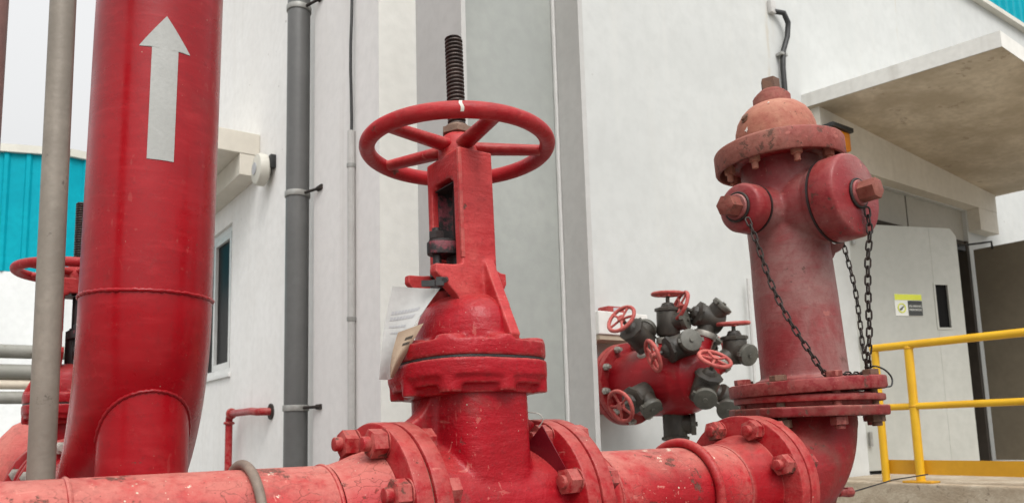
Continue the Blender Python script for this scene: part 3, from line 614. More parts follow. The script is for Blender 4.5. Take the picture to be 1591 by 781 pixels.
# ------------------------------------------------------------------ gate valve (used twice)
def sup(a, bb, n, k=64, sc_=1.0):
    o = []
    for i in range(k):
        t = 2*math.pi*i/k; c, s = math.cos(t), math.sin(t)
        o.append((a*sc_*math.copysign(abs(c)**(2/n), c), bb*sc_*math.copysign(abs(s)**(2/n), s)))
    return o
def make_valve(label, loc, rot):
    v = thing('gate_valve', label, 'valve', loc, rot, 'red gate valves')
    # cast body: oval bowl, pipe ports, webs
    b = B()
    b.prism(sup(.094, .134, 4.2), -.16, .30); b.lathe([(0, -.27), (.05, -.262), (.10, -.22), (.125, -.15), (.125, -.1), (0, -.1)], I4, 40, sx=.8)
    b.cyl(.148, -.185, .185, MX, 48); b.lathe([(.0, -.13), (.12, -.11), (.150, -.04), (.150, .04), (.12, .11), (0, .13)], MX, 48)
    for sgn in (1, -1):
        pl = [(.05, .29), (.100, .29), (.104, .262), (.115, .235), (.133, .212), (.158, .196), (.178, .190), (.178, .1), (.05, .1)]
        b.prism([(sgn*p[0], p[1]) for p in pl], -.026, .026, Matrix.Rotation(R(90), 4, 'X'))
    b.span((-.086, -.018, -.1), (-.03, .018, .29)); 
    b.cast('body', M['valve'], v, .006, 7)
    for sgn in (-1, 1):
        b = B(); p = disc(.2, .162, .2); p = [(.13, .150)] + p
        b.lathe(p, frame((0, 0, 0), (sgn, 0, 0)), 72); b.obj('flange', M['flange'], v)
    # bonnet joint: lower plate with bolt bosses, gasket line, upper plate with pads
    BA, BB_, BN = .160, .166, 2.8
    bolt_pos = [(.108, .108), (-.108, .108), (.108, -.108), (-.108, -.108), (0, .140), (0, -.140), (.134, 0), (-.134, 0)]
    b = B(); b.prism(sup(BA, BB_, BN), .286, .321)
    for x, y in bolt_pos: b.cyl(.0255, .252, .30, Matrix.Translation((x, y, 0)), 24)
    b.prism(sup(BA*.95, BB_*.96, 2.7), .268, .30); b.prism(sup(BA*.8, BB_*.88, 2.7), .25, .30)
    b.cast('body_flange', M['valve'], v, .0045, 4)
    B().prism(sup(BA-.004, BB_-.004, BN), .3205, .3255).obj('gasket', M['grease'], v)
    b = B(); b.prism(sup(BA-.001, BB_-.001, BN), .325, .360)
    for x, y in bolt_pos: b.cyl(.031, .33, .371, Matrix.Translation((x*.95, y*.95, 0)), 24)
    # dome
    b.lathe([(.96, .33), (1.0, .36), (1.0, .385), (.97, .41), (.90, .435), (.78, .455), (.6, .469), (.35, .476), (0, .478)], I4, 56, sx=.104, sy=.138)
    b.cast('bonnet', M['valve'], v, .0045, 4)
    # yoke: two arms, bridge, splayed feet, gusset ribs
    b = B()
    for s, y0, y1 in ((-1, -.072, -.044), (1, .050, .070)):
        b.span((-.046, y0, .44), (.046, y1, .80))
        foot = [(-.040, .43), (.040, .43), (.050, .468), (.072, .500), (.070, .522), (.043, .528), (-.043, .534), (-.112, .530), (-.114, .512), (-.062, .464)]
        b.prism(foot, -y1, -y0, Matrix.Rotation(R(90), 4, 'X'))
        rib = [(-.02, .44), (s*0, 0)]
        yb = y0 if s < 0 else y1
        b.prism([(yb*.9, .545), (yb*1.05, .548), (s*.160, .372), (s*.150, .345), (yb*.9, .42)], .010, .036, frame((0, 0, 0), (1, 0, 0), (0, 1, 0)))
    b.span((-.046, -.072, .745), (.046, .070, .803)); b.prism([(-.05, .74), (-.046, .74), (-.046, .70)], -.043, .043, frame((0, 0, 0), (1, 0, 0), (0, 1, 0)))
    b.span((-.043, -.042, .735), (.043, -.03, .75)); b.span((-.043, .036, .735), (.043, .05, .75))
    b.cast('yoke', M['yoke'], v, .0036, 3)
    b = B(); b.span((-.0475, -.074, .55), (-.038, -.066, .80), bv=.0025); b.obj('yoke_ridge', M['yoke'], v)
    for s_y, nm in ((.0485, 1), (-.0425, -1)):
        b = B(); b.span((-.030, s_y-.0015, .60), (.030, s_y+.0010, .735), bv=.0008); b.obj('grease_patch', M['smear'], v)
    B().span((-.038, -.040, .7320), (.038, .046, .7345)).obj('grease_patch', M['grease'], v)
    # gland
    b = B(); b.cyl(.036, .46, .60, I4, 32); st = b.obj('stuffing_box', M['grease'], v)
    b = B(); b.cyl(.0175, .56, .74, I4, 24); b.obj('spindle', M['grease'], v)
    g = B(); g.prism(sup(.088, .034, 2.4, 48), .568, .598, bv=.004); gl = g.obj('gland_flange', M['smear'], v)
    B().prism(sup(.083, .030, 2.4, 48), .5985, .603).obj('grease_film', M['grease'], gl)
    for x in (-.066, .066):
        b = B(); b.cyl(.010, .49, .63, Matrix.Translation((x, 0, 0)), 14); b.hexa(.032, .603, .622, Matrix.Translation((x, 0, 0))); b.hexa(.034, .515, .535, Matrix.Translation((x, 0, 0))); b.cyl(.018, .49, .51, Matrix.Translation((x, 0, 0)), 16); b.obj('gland_bolt', M['grease'], gl)
    # threaded stem
    b = B(); seg = 36; p = .0095; z0, z1 = .735, 1.112; nz = int((z1-z0)/p*8); vs, fs = [], []
    for i in range(nz+1):
        z = z0+(z1-z0)*i/nz
        for k in range(seg):
            a = 2*math.pi*k/seg; u = (z/p - k/seg) % 1
            h = min(1, max(0, (abs(u-.5)*2-.25)/.35)); r = .0165+.0050*h
            if z > z1-.006: r *= 1-.25*(z-z1+.006)/.006
            vs.append((r*math.cos(a), r*math.sin(a), z))
    for i in range(nz):
        for k in range(seg): l = (k+1) % seg; fs.append((i*seg+k, i*seg+l, (i+1)*seg+l, (i+1)*seg+k))
    fs.append(tuple(range(nz*seg, nz*seg+seg))); b.add(vs, fs); b.obj('stem', M['steel'], v, ang=60)
    # handwheel: rim, hub, five spokes
    hwh = thing_part('handwheel', v)
    B().torus(.2095, .0182, Matrix.Translation((0, 0, .832)), 96, 20).obj('rim', M['wheel'], hwh)
    B().lathe([(.034, .79), (.046, .796), (.047, .82), (.042, .845), (.034, .858), (.030, .862)], I4, 40).obj('hub', M['wheel'], hwh)
    for k in range(5):
        f = R(-10+72*k) - rot[2]; rt = (math.sin(YAW), -math.cos(YAW)); nr = (-math.cos(YAW), -math.sin(YAW))
        c, s = math.cos(R(-10+72*k)), math.sin(R(-10+72*k)); d = Vector((rt[0]*c+nr[0]*s, rt[1]*c+nr[1]*s, 0)); d = Matrix.Rotation(-rot[2], 3, 'Z') @ d
        b = B(); side = Vector((-d.y, d.x, 0)); up = Vector((0, 0, 1)); sec = []
        vs, fs = [], []; n = 10; ss = 16
        for i in range(n+1):
            t = i/n; q = d*(.030+.172*t); wd = .0225-.005*t; ht = .0165-.003*t
            for j in range(ss):
                a = 2*math.pi*j/ss; zz = math.sin(a)*ht; zz = zz if zz > 0 else zz*.75
                vs.append(q + side*math.cos(a)*wd + up*(.830+zz))
        for i in range(n):
            for j in range(ss): l = (j+1) % ss; fs.append((i*ss+j, i*ss+l, (i+1)*ss+l, (i+1)*ss+j))
        fs.append(tuple(range(ss))); fs.append(tuple(range(n*ss, n*ss+ss))); b.add(vs, fs); b.obj('spoke', M['wheel'], hwh)
    # a bare patch where the paint was knocked off the rim
    a0 = math.atan2(-.809, -.588)+R(6) - rot[2]; vs, fs = [], []
    for i in range(7):
        for j in range(9):
            v_ = R(75-14*j); u_ = a0 + R(.3*i-.9+.16*(j-4)+.35*math.sin(j*1.3)); rr_ = .2095+.01845*math.cos(v_); vs.append((rr_*math.cos(u_), rr_*math.sin(u_), .832+.01845*math.sin(v_)))
    for i in range(6):
        for j in range(8): a = i*9+j; fs.append((a, a+1, a+10, a+9))
    b = B(); b.add(vs, fs); b.obj('bare_patch', M['trim'], hwh)
    b = B(); b.hexa(.066, .8625, .880, I4, .003); b.lathe([(.028, .879), (.026, .886), (.023, .888)], I4, 30); b.obj('stem_nut', M['brass'], v)
    return v
def thing_part(name, parent):
    o = bpy.data.objects.new(name, None); o.empty_display_size = .05; col.objects.link(o); o.parent = parent; return o

PX0, PYA, PZA = .943, 1.464, .828
valve = make_valve('big red gate valve with handwheel and bare threaded stem, in the foreground', (PX0, PYA, PZA), (R(-2.0), 0, 0))
v2 = dup(valve); v2.location = (.40, 3.40, PZA); v2.rotation_euler = (0, 0, R(90))
v2['label'] = 'second red gate valve half hidden behind the big riser and grey pipe'

# ------------------------------------------------------------------ main pipe, left run
def necked(x0, sgn, r, rn, xf0, xf1, ln):
    """flange disc plus flared weld neck; returns profile along local axis (from flange outwards)"""
    pass
pl = thing('pipeline_left', 'pale worn red pipe run flanged to the left of the foreground valve', 'pipe', (.741, PYA, PZA))
b = B(); r = .119
path = [(-.14, 0, 0), (-.25, 0, 0), (-.40, 0, 0), (-.50, 0, 0), (-.575, 0, 0)] + arc((-.575, .25, 0), (0, -1, 0), (-1, 0, 0), .25, 18)[1:] + [(-.825, .6, 0), (-.825, 3.4, 0)]
b.tube(path, r, 72); b.obj('pipe', M['pipe'], pl, ang=50)
B().lathe([(.119, .135), (.121, .12), (.128, .095), (.138, .068), (.144, .045), (.145, .0405)], frame((0, 0, 0), (-1, 0, 0)), 72).obj('weld_neck', M['pipe'], pl)
B().lathe(disc(.2, .002, .0395), frame((0, 0, 0), (-1, 0, 0)), 72).obj('flange', M['flange'], pl)
B().cyl(.192, -.0015, .0022, frame((0, 0, 0), (-1, 0, 0)), 64).obj('gasket', M['gap'], pl)
for x in (-.142, -.575): B().torus(.118, .0045, frame((x, 0, 0), (1, 0, 0)), 64, 8).obj('weld_bead', M['pipe'], pl)
bolts(pl, -.0395, .0395, M['nut'])
# U-bolt clamp
def ring_clamp(name, x, r, rr, mat, label, tilt):
    o = thing(name, label, 'clamp', (x, PYA, 0), (0, 0, 0), 'round bar clamps over the pipe')
    b = B(); pts = [(math.sin(tilt)*q[0]*.0, q[1], q[2]) for q in [(0, -r, .42)]] ;
    P = [(0, -r, PZA-.30), (0, -r, PZA-.1)] + [(tilt*math.cos(R(a))*r, -r*math.cos(R(a)), PZA+r*math.sin(R(a))) for a in range(0, 181, 6)] + [(0, r, PZA-.1), (0, r, PZA-.30)]
    b.tube(P, rr, 14); b.obj('bar', mat, o)
    b = B(); b.span((-.05, -.20, PZA-.20), (.05, .20, PZA-.122), bv=.004); b.span((-.045, -.05, 0), (.045, .05, PZA-.20)); b.obj('saddle_support', M['chain'], o)
    for y in (-r, r): B().hexa(.03, PZA-.225, PZA-.203, Matrix.Translation((0, y, 0))).obj('nut', M['rust'], o)
ring_clamp('pipe_clamp', .448, .128, .0088, M['clamp'], 'brown round bar clamp over the pipe left of the valve', 0)
ring_clamp('pipe_clamp', 1.605, .131, .0125, M['flange'], 'red thick round bar clamp over the pipe near the hydrant', 0)

# right run
pr = thing('pipeline_right', 'scratched red pipe run between the foreground valve and the hydrant elbow', 'pipe', (1.145, PYA, PZA))
L2 = 1.889-1.145
B().tube([(.13, 0, 0), (.25, 0, 0), (.4, 0, 0), (.5, 0, 0), (L2-.13, 0, 0)], .119, 72).obj('pipe', M['pipe'], pr)
for o_, s in ((0, 1), (L2, -1)):
    B().lathe([(.119, .135), (.121, .12), (.128, .095), (.138, .068), (.144, .045), (.145, .0405)], frame((o_, 0, 0), (s, 0, 0)), 72).obj('weld_neck', M['flange'], pr)
    B().lathe(disc(.2, .002, .0395), frame((o_, 0, 0), (s, 0, 0)), 72).obj('flange', M['flange'], pr)
    B().cyl(.192, -.0015, .0022, frame((o_, 0, 0), (s, 0, 0)), 64).obj('gasket', M['gap'], pr)
    B().torus(.118, .0045, frame((o_+s*.138, 0, 0), (1, 0, 0)), 64, 8).obj('weld_bead', M['pipe'], pr)
bolts(pr, -.0395, .0395, M['nut'])
bolts(pr, L2-.0395, L2+.0395, M['nut'])

# back header between the second valve and the left run
hd = thing('header_pipe', 'fat faded pink header pipe with rounded end behind the second valve at far left', 'pipe', (.40, 3.60, PZA))
b = B(); hp = [(.0, -.22), (.10, -.21), (.19, -.175), (.26, -.115), (.295, -.05), (.305, .0), (.305, .20), (.26, .30), (.1, .36), (0, .37)]; b.lathe(hp, frame((-.04, .37, 0), (1, 0, 0)), 56); b.cyl(.12, .03, .14, frame((0, 0, 0), (0, 1, 0)), 40); b.obj('pipe', M['header'], hd)
MYf = frame((0, 0, 0), (0, 1, 0))
B().lathe(disc(.2, .002, .0395), MYf, 64).obj('flange', M['flange'], hd)
for i in range(8):
    a = R(22.5+45*i); b = B(); m = frame((.176*math.cos(a), -.0395, .176*math.sin(a)), (0, -1, 0)); b.hexa(.04, 0, .026, m); b.cyl(.012, .026, .04, m, 14); b.obj('flange_bolt', M['zinc'], hd)
fj = B(); fj.lathe(disc(.2, .002, .0395), frame((0, 1.14, RZ-.017), (0, -1, 0)), 64); fj.obj('flange', M['flange'], rs) if False else fj.bm.free()
B().lathe([(.12, 0.0)] + disc(.2, .0, .038), frame((.015, 1.098, zs-.5-.017), (0, 1, 0)), 64).obj('flange', M['flange'], rs if False else bpy.data.objects['red_riser_pipe'])
for i in range(8):
    a = R(22.5+45*i); b = B(); m = frame((.015+.176*math.cos(a), 1.098, zs-.517+.176*math.sin(a)), (0, -1, 0)); b.hexa(.04, 0, .026, m); b.cyl(.012, .026, .04, m, 14); b.obj('flange_bolt', M['zinc'], bpy.data.objects['red_riser_pipe'])

# ------------------------------------------------------------------ elbow under the hydrant
HX = 2.20
el = thing('pipe_elbow', 'dark red cast elbow carrying the hydrant at the right pipe end', 'pipe elbow', (1.892, PYA, PZA))
ex = HX-1.892
b = B()
pth = [(.02, 0, 0), (.06, 0, 0), (.09, 0, 0)] + arc((.09, 0, ex-.09), (0, 0, -1), (1, 0, 0), ex-.09, 18)[1:]
b.tube(pth, [.135]*3+[.138+.008*math.sin(math.pi*i/18) for i in range(18)], 56); b.prism([(.30, .02), (ex+.225, .205), (ex+.225, .19), (ex+.16, .02), (.40, -.10)], -.011, .011, Matrix.Rotation(R(90), 4, 'X'))
b.cyl(.142, .16, .20, Matrix.Translation((ex, 0, 0)), 48)
b.cast('body', M['elbow'], el, .006, 5)
B().lathe([(.14, .08)] + [(r_, h_) for r_, h_ in [(.145, .05)]] + [(q, h) for q, h in reversed(disc(.2, .0, .0395))], frame((0, 0, 0), (1, 0, 0)), 72).obj('flange', M['flange'], el)
b = B(); b.prism([(.236*(1+(.018 if (i % 8) < 4 else -.03))*math.cos(2*math.pi*i/64), .236*(1+(.018 if (i % 8) < 4 else -.03))*math.sin(2*math.pi*i/64)) for i in range(64)], .192, .222, Matrix.Translation((ex, 0, 0)))
b.cast('top_flange', M['baseflange'], el, .004, 3)
B().lathe(disc(.200, .2225, .262, .004), Matrix.Translation((ex, 0, 0)), 56).obj('spacer_ring', M['elbow'], el)
b = B(); b.lathe(disc(.224, .236, .257, .005), Matrix.Translation((ex+.004, 0, 0)), 56); b.obj('back_ring', M['elbow'], el)

# ------------------------------------------------------------------ fire hydrant
hy = thing('fire_hydrant', 'weathered red fire hydrant with hex nozzle caps and hanging chain', 'hydrant', (HX, PYA, PZA+.264), (R(-1.3), R(-1.9), 0))
B().lathe(disc(.234, .0, .040, .006), I4, 80).obj('base_flange', M['baseflange'], hy)
for i in range(8):
    a = R(12+45*i); x, y = .200*math.cos(a), .200*math.sin(a); t = Matrix.Translation((x, y, 0))
    b = B(); b.hexa(.044, .0405, .058, t, rot=random.random()); b.cyl(.013, -.08, .045, t, 14); b.hexa(.044, -.098, -.073, t, rot=random.random()); b.cyl(.015, -.11, -.095, t, 14, bv=.002)
    b.obj('base_bolt', M['baseflange'] if i % 2 else M['rust'], hy)
NZ = .578
b = B()
b.lathe([(.0, .03), (.132, .03), (.131, .10), (.128, .3), (.124, .45), (.125, .78), (0, .78)], I4, 64)
b.cyl(.150, .02, .05, I4, 56)
b.lathe([(.122, .0), (.116, .10), (.112, .13), (.121, .145), (.121, .163), (0, .163)], frame((0, 0, NZ), (0, -1, 0)), 48)
b.lathe([(.09, .0), (.075, .12), (.066, .15), (.070, .160), (.070, .172), (0, .172)], frame((0, 0, NZ), (-1, 0, 0)), 40)
b.lathe([(.09, .0), (.075, .12), (.066, .15), (.070, .160), (.070, .172), (0, .172)], frame((0, 0, NZ), (1, 0, 0)), 40)
b.cast('barrel', M['hyd'], hy, .0055, 7)
# hold-down brim with its own bolts
BZ = .785
B().lathe([(.12, BZ-.006), (.176, BZ-.004), (.186, BZ-.008), (.189, BZ-.046), (.192, BZ-.050), (.200, BZ-.049), (.2035, BZ-.043), (.204, BZ+.012), (.200, BZ+.019), (.190, BZ+.024), (.165, BZ+.030), (.12, BZ+.032)], I4, 88).obj('bonnet_brim', M['hydring'], hy, ang=35)
B().lathe([(.124, BZ-.040), (.150, BZ-.036), (.156, BZ-.030), (.156, BZ-.0065)], I4, 72).obj('barrel_collar', M['elbow'], hy)
for i in range(8):
    a = R(i*45+8); t = Matrix.Translation((.163*math.cos(a), .163*math.sin(a), 0)); b = B(); b.hexa(.030, BZ-.058, BZ-.008, t); b.cyl(.010, BZ-.080, BZ-.056, t, 12, bv=.002); b.obj('brim_bolt', M['hydtop'], hy)
B().lathe([(.128, BZ+.02), (.129, BZ+.06), (.126, BZ+.085), (.118, BZ+.112), (.104, BZ+.136), (.084, BZ+.155), (.066, BZ+.164), (.06, BZ+.166)], I4, 72).obj('dome', M['hydtop'], hy)
b = B(); b.lathe([(.060, BZ+.160), (.060, BZ+.192), (.056, BZ+.198), (.050, BZ+.199), (.048, BZ+.206), (.036, BZ+.216), (.034, BZ+.218)], I4, 48); b.obj('top_collar', M['hydring'], hy)
b = B(); b.hexa(.050, BZ+.217, BZ+.258, I4, .003, n=5, rot=.4); b.obj('operating_nut', M['rust'], hy)
def radial(a, z, r): return Vector((r*math.cos(a), r*math.sin(a), z))
# grease plug on the dome and painted marks
a_v = math.atan2(-1.464, -2.2)       # direction to the viewer's side
pd = radial(a_v-R(48), 0, 1); b = B(); m = frame(pd*.112+Vector((0, 0, BZ+.112)), pd*.75+Vector((0, 0, .65))); b.hexa(.024, 0, .012, m); b.cyl(.018, -.004, .002, m, 20); b.obj('oil_plug', M['rust'], hy)
def mark(txt, ang, z, r, tilt, size):
    d = radial(ang, 0, 1); n = (d*math.cos(tilt)+Vector((0, 0, math.sin(tilt)))).normalized()
    yv = (Vector((0, 0, 1))-n*n.z).normalized(); xv = yv.cross(n)
    o = d*r+Vector((0, 0, z)); mm = Matrix(((xv.x, yv.x, n.x, o.x), (xv.y, yv.y, n.y, o.y), (xv.z, yv.z, n.z, o.z), (0, 0, 0, 1)))
    text_mesh(txt, size, mm, M['chalk'], 'painted_mark', hy)
mark('4', a_v-R(42), BZ+.066, .1300, R(14), .026)
mark('3', a_v+R(-6), BZ+.142, .1000, R(55), .016)
# nozzle caps
def cap(name, d, r, h0, h1, nut, label=None):
    m = frame((0, 0, NZ), d, (0, 0, 1)); b = B()
    b.lathe([(r*.5, h0+.004), (r-.003, h0+.004), (r+.001, h0+.010), (r, h1-.014), (r-.004, h1-.004), (r-.010, h1), (r*.52, h1+.002)] + [(r*.46, h1+.003)], m, 60); c = b.obj(name, M['hyd'], hy)
    b = B(); b.cyl(r+.0015, h0-.001, h0+.005, m, 60); b.obj('cap_gasket', M['grease'], c)
    rb = .040; b = B(); b.lathe([(rb, h1), (rb, h1+.012), (rb-.003, h1+.016)], m, 40); b.obj('boss', M['hyd'], c)
    b = B(); b.torus(rb+.003, .0045, frame(Vector((0, 0, NZ))+Vector(d)*(h1+.007), d), 40, 10); b.obj('chain_ring', M['chain'], c)
    b = B(); b.hexa(.056, h1+.015, h1+.015+nut, m, .004, rot=.35); b.obj('cap_nut', M['capnut'], c)
    return c
cap('nozzle_cap', (-1, 0, 0), .076, .172, .238, .052)
cap('pumper_cap', (0, -1, 0), .130, .163, .248, .054)
cap('nozzle_cap', (1, 0, 0), .074, .172, .225, .050)
# lug plate under the pumper nozzle
b = B(); ml = frame((.085, -.105, .475), (.588, .809, 0), (.809, -.588, 0)); vs, fs = [], []; K = 28
for zz in (-.007, .007):
    for i in range(K):
        a = 2*math.pi*i/K; ro = .030 if math.cos(a) > -.2 else .045
        vs.append((ro*math.cos(a), ro*math.sin(a)*1.25, zz)); vs.append((.010*math.cos(a), .010*math.sin(a), zz))
for i in range(K):
    j = (i+1) % K; o_ = 2*K
    fs += [(2*i, 2*j, 2*j+1, 2*i+1), (o_+2*i+1, o_+2*j+1, o_+2*j, o_+2*i), (2*i, o_+2*i, o_+2*j, 2*j), (2*i+1, 2*j+1, o_+2*j+1, o_+2*i+1)]
b.add(vs, fs, ml); b.obj('lug', M['hyd'], hy)
# chains
def chain(pts, pitch=.0255, w=.0068, rr=.0025):
    P = [Vector(p) for p in pts]; out = [P[0]]; acc = 0
    # resample
    ds = [0]
    for a, c in zip(P[:-1], P[1:]): ds.append(ds[-1]+(c-a).length)
    n = max(2, int(ds[-1]/pitch)); q = []
    for i in range(n+1):
        s = ds[-1]*i/n; k = 0
        while k < len(ds)-2 and ds[k+1] < s: k += 1
        t = (s-ds[k])/max(1e-9, ds[k+1]-ds[k]); q.append(P[k].lerp(P[k+1], t))
    b = B()
    for i in range(n):
        a, c = q[i], q[i+1]; d = (c-a).normalized(); m = frame((a+c)/2, d.orthogonal() if False else (d.cross(Vector((.588, .809, 0))).normalized() if i % 2 else d.cross(d.cross(Vector((.588, .809, 0)))).normalized()), d)
        hl = pitch*.5+rr*.9-w+.001
        pp = [(hl+w*math.sin(R(t)), -w*math.cos(R(t)), 0) for t in range(0, 181, 30)] + [(-hl-w*math.sin(R(t)), w*math.cos(R(t)), 0) for t in range(0, 181, 30)]
        b.tube(pp, rr, 7, True, m)
    return b
def spline(ctrl, n=10):
    C = [Vector(c) for c in ctrl]; o = []
    for i in range(len(C)-1):
        p0, p1, p2, p3 = C[max(i-1, 0)], C[i], C[i+1], C[min(i+2, len(C)-1)]
        for k in range(n):
            t = k/n; o.append(.5*((2*p1)+(p2-p0)*t+(2*p0-5*p1+4*p2-p3)*t*t+(3*p1-p0-3*p2+p3)*t**3))
    return o+[C[-1]]
c1 = chain(spline([(-.248, -.035, NZ-.045), (-.248, -.055, NZ-.11), (-.232, -.08, NZ-.25), (-.212, -.11, NZ-.36), (-.172, -.14, NZ-.46), (-.13, -.155, NZ-.53), (-.10, -.155, .052), (-.05, -.165, .047), (.0, -.165, .046), (.08, -.15, .047), (.13, -.13, .048)]))
c1.obj('cap_chain', M['chain'], hy)
chain(spline([(.02, -.262, NZ-.045), (.015, -.264, NZ-.12), (.010, -.250, NZ-.20), (.010, -.235, NZ-.32), (.018, -.222, .17), (.025, -.205, .10), (.05, -.185, .062), (.09, -.165, .050), (.13, -.13, .048)]), w=.0080, rr=.0029).obj('cap_chain', M['chain'], hy)
chain(spline([(.205, -.06, NZ-.05), (.20, -.09, NZ-.25), (.185, -.10, NZ-.45), (.16, -.12, .06), (.13, -.13, .048)]), w=.0062, rr=.0024).obj('cap_chain', M['chain'], hy)
b = B(); b.tube(spline([(.10, -.15, .05), (.05, -.20, .066), (.085, -.214, .055), (.118, -.216, .030), (.105, -.22, .006), (.075, -.22, .002)]), .0026, 8); b.obj('wire_loop', M['black'], hy)
# earth bolt on the elbow
b = B(); b.tube([(ex+.13, 0, -.05), (ex+.19, -.01, -.05)], .012, 10); b.hexa(.03, 0, .03, frame((ex+.17, 0, -.05), (1, 0, 0))); b.obj('drain_plug', M['elbow'], el)
b = B(); b.tube([(ex+.19, -.01, -.05), (ex+.5, .02, -.03), (ex+.9, .1, -.035)], .0025, 8); b.obj('earth_wire', M['chain'], el)

# ------------------------------------------------------------------ test manifold with hose valves
mf = thing('test_manifold', 'round red manifold bristling with black hose valves, in front of the white wall', 'manifold', (3.258, 3.015, 0))
MZ = 1.261; RT = Vector((math.sin(YAW), -math.cos(YAW), 0)); NR = Vector((-math.cos(YAW), -math.sin(YAW), 0)); ZV = Vector((0, 0, 1))
def mp(r, z, n=0): return RT*r + NR*n + ZV*(z+MZ)
def md(r, z, n): return (RT*r + NR*n + ZV*z).normalized()
MB_ = frame(mp(-.0, 0, 0) + Vector((0, .333, 0)), (0, -1, 0))
b = B(); b.lathe([(.0, -.02), (.178, -.02), (.184, .08), (.196, .20), (.200, .38), (.190, .48), (.160, .55), (.10, .60), (.0, .615)], MB_, 56)
tgt = []
VAL = [  # body centre (r,z,n), wheel axis, wheel distance, cap direction, inlet end on the manifold
 ((.007, .315, .02), (.02, 1, .05), .145, (.8, .1, .5), (.0, .12, .0)),
 ((-.165, .235, .05), (-.62, .55, .55), .150, (.55, .55, -.6), (-.06, .08, .0)),
 ((.030, .165, .235), (-1, -.32, .15), .150, (.25, .18, 1), (.08, .06, .08)),
 ((.235, .330, .03), (-.88, .38, .20), .165, (.55, .55, .3), (.15, .10, .03)),
 ((.352, .140, .08), (-.03, 1, .08), .135, (.45, -.28, .85), (.17, .02, .08)),
 ((.125, -.065, .27), (.22, .78, .50), .155, (-.18, -.55, .8), (.12, .02, .12)),
 ((-.175, -.085, .12), (-.78, -.34, .55), .150, (.35, -.7, .6), (-.04, .02, .04)),
 ((.012, -.245, .02), (0, -1, .02), .150, (1, 0, .25), (.01, -.08, .02)),
 ((.285, -.125, .10), (.75, -.55, -.3), .150, (-.2, -.5, .8), (.13, -.02, .08)),
 ((.240, .190, -.22), (.55, .05, -.8), .130, (.5, .5, .3), (.10, .05, -.05)),
]
for c, wd, wl, cd_, inn in VAL:   # outlet stubs welded on
    a = mp(inn[0], inn[1], inn[2]); e = mp(*c); d = (e-a); q = a + d*.72
    b.cyl(.058, 0, d.length*.60, frame(a, d), 28)
b.cast('body', M['manifold'], mf, .008, 6)
B().lathe(disc(.24, -.005, .035, .005), MB_, 64).obj('flange', M['manifold'], mf)
B().lathe(disc(.24, -.045, -.009, .005), MB_, 64).obj('flange', M['manifold'], mf)
B().cyl(.17, -.252, -.04, MB_, 40).obj('inlet_pipe', M['manifold'], mf)
for i in range(10):
    a = 2*math.pi*i/10+.2; b = B(); t = MB_ @ Matrix.Translation((.222*math.cos(a), .222*math.sin(a), 0)); b.hexa(.036, .035, .058, t); b.cyl(.011, .058, .078, t, 12); b.obj('flange_bolt', M['zinc'], mf)
for c, wd, wl, cd_, inn in VAL:
    e = mp(*c); W = md(*wd); K = md(*cd_); a = mp(*inn); D = (a-e).normalized()
    VS = Matrix.Scale(1.13, 4); fr = frame(e, W) @ VS
    b = B(); b.cyl(.057, -.062, .062, fr, 28, bv=.006); b.cyl(.047, 0, .075, frame(e, K) @ VS, 28); b.cyl(.045, 0, .08, frame(e, D) @ VS, 28)
    b.lathe([(.059, .056), (.066, .060), (.066, .072), (.056, .077), (.036, .080), (.028, .098), (.020, .102)], fr, 8)
    hv = b.obj('hose_valve', M['hosevalve'], mf)
    B().cyl(.058, .070, .100, frame(e, D) @ VS, 30, bv=.004).obj('collar', M['zinc'], hv)
    b = B(); km = frame(e, K) @ VS; b.cyl(.053, .076, .100, km, 30, bv=.004); b.cyl(.011, .1, .108, km, 12); b.box((.055, 0, .088), (.02, .018, .016), km); b.box((-.055, 0, .088), (.02, .018, .016), km); b.obj('hose_cap', M['capgrey'], hv)
    B().cyl(.010, .095, wl+.008, fr, 14).obj('spindle', M['hosevalve'], hv)
    b = B(); wm = fr @ Matrix.Translation((0, 0, wl)); b.torus(.073, .0095, wm, 36, 10); b.cyl(.017, -.012, .012, wm, 16)
    for k in range(5): b.tube([(.012*math.cos(k*1.2566), .012*math.sin(k*1.2566), 0), (.070*math.cos(k*1.2566), .070*math.sin(k*1.2566), 0)], .0062, 8, M=wm)
    b.obj('handwheel', M['valvewheel'], hv)

# ------------------------------------------------------------------ tags on the foreground valve
pt = thing('paper_tag', 'curled paper tag tied to the left of the gate valve yoke', 'tag', (.80, 1.44, 1.21))
o = Vector((.80, 1.44, 1.21))
TLc, TRc, BLc, BRc = Vector((.757, 1.468, 1.313)), Vector((.838, 1.407, 1.300)), Vector((.744, 1.506, 1.118)), Vector((.766, 1.492, 1.122))
vs, fs = [], []; n = 18
back = Vector((.588, .809, 0))
def edge_r(t):
    pts = spline([(.838, 1.407, 1.305), (.824, 1.424, 1.278), (.795, 1.452, 1.222), (.779, 1.472, 1.16), (.766, 1.494, 1.120)], 8); k = t*(len(pts)-1); i = min(int(k), len(pts)-2); return pts[i].lerp(pts[i+1], k-i)
def edge_l(t):
    pts = spline([(.757, 1.468, 1.313), (.748, 1.482, 1.25), (.745, 1.494, 1.19), (.745, 1.507, 1.118)], 8); k = t*(len(pts)-1); i = min(int(k), len(pts)-2); return pts[i].lerp(pts[i+1], k-i)
def sheet(el_, er_, bulge, nn=18, mm=14):
    vs, fs = [], []
    for i in range(nn+1):
        for j in range(mm+1):
            t, s = i/nn, j/mm; p = el_(t).lerp(er_(t), s) + back*(bulge*math.sin(math.pi*s)*(.3+t)) + back*.004*math.sin(5*t+3*s); vs.append(p-o)
    for i in range(nn):
        for j in range(mm): a = i*(mm+1)+j; fs.append((a, a+1, a+mm+2, a+mm+1))
    return vs, fs
def solid(vs, fs, th):
    m = len(vs); nv = [Vector(v)+back*th for v in vs]; return vs+nv, fs+[tuple(x+m for x in f[::-1]) for f in fs]
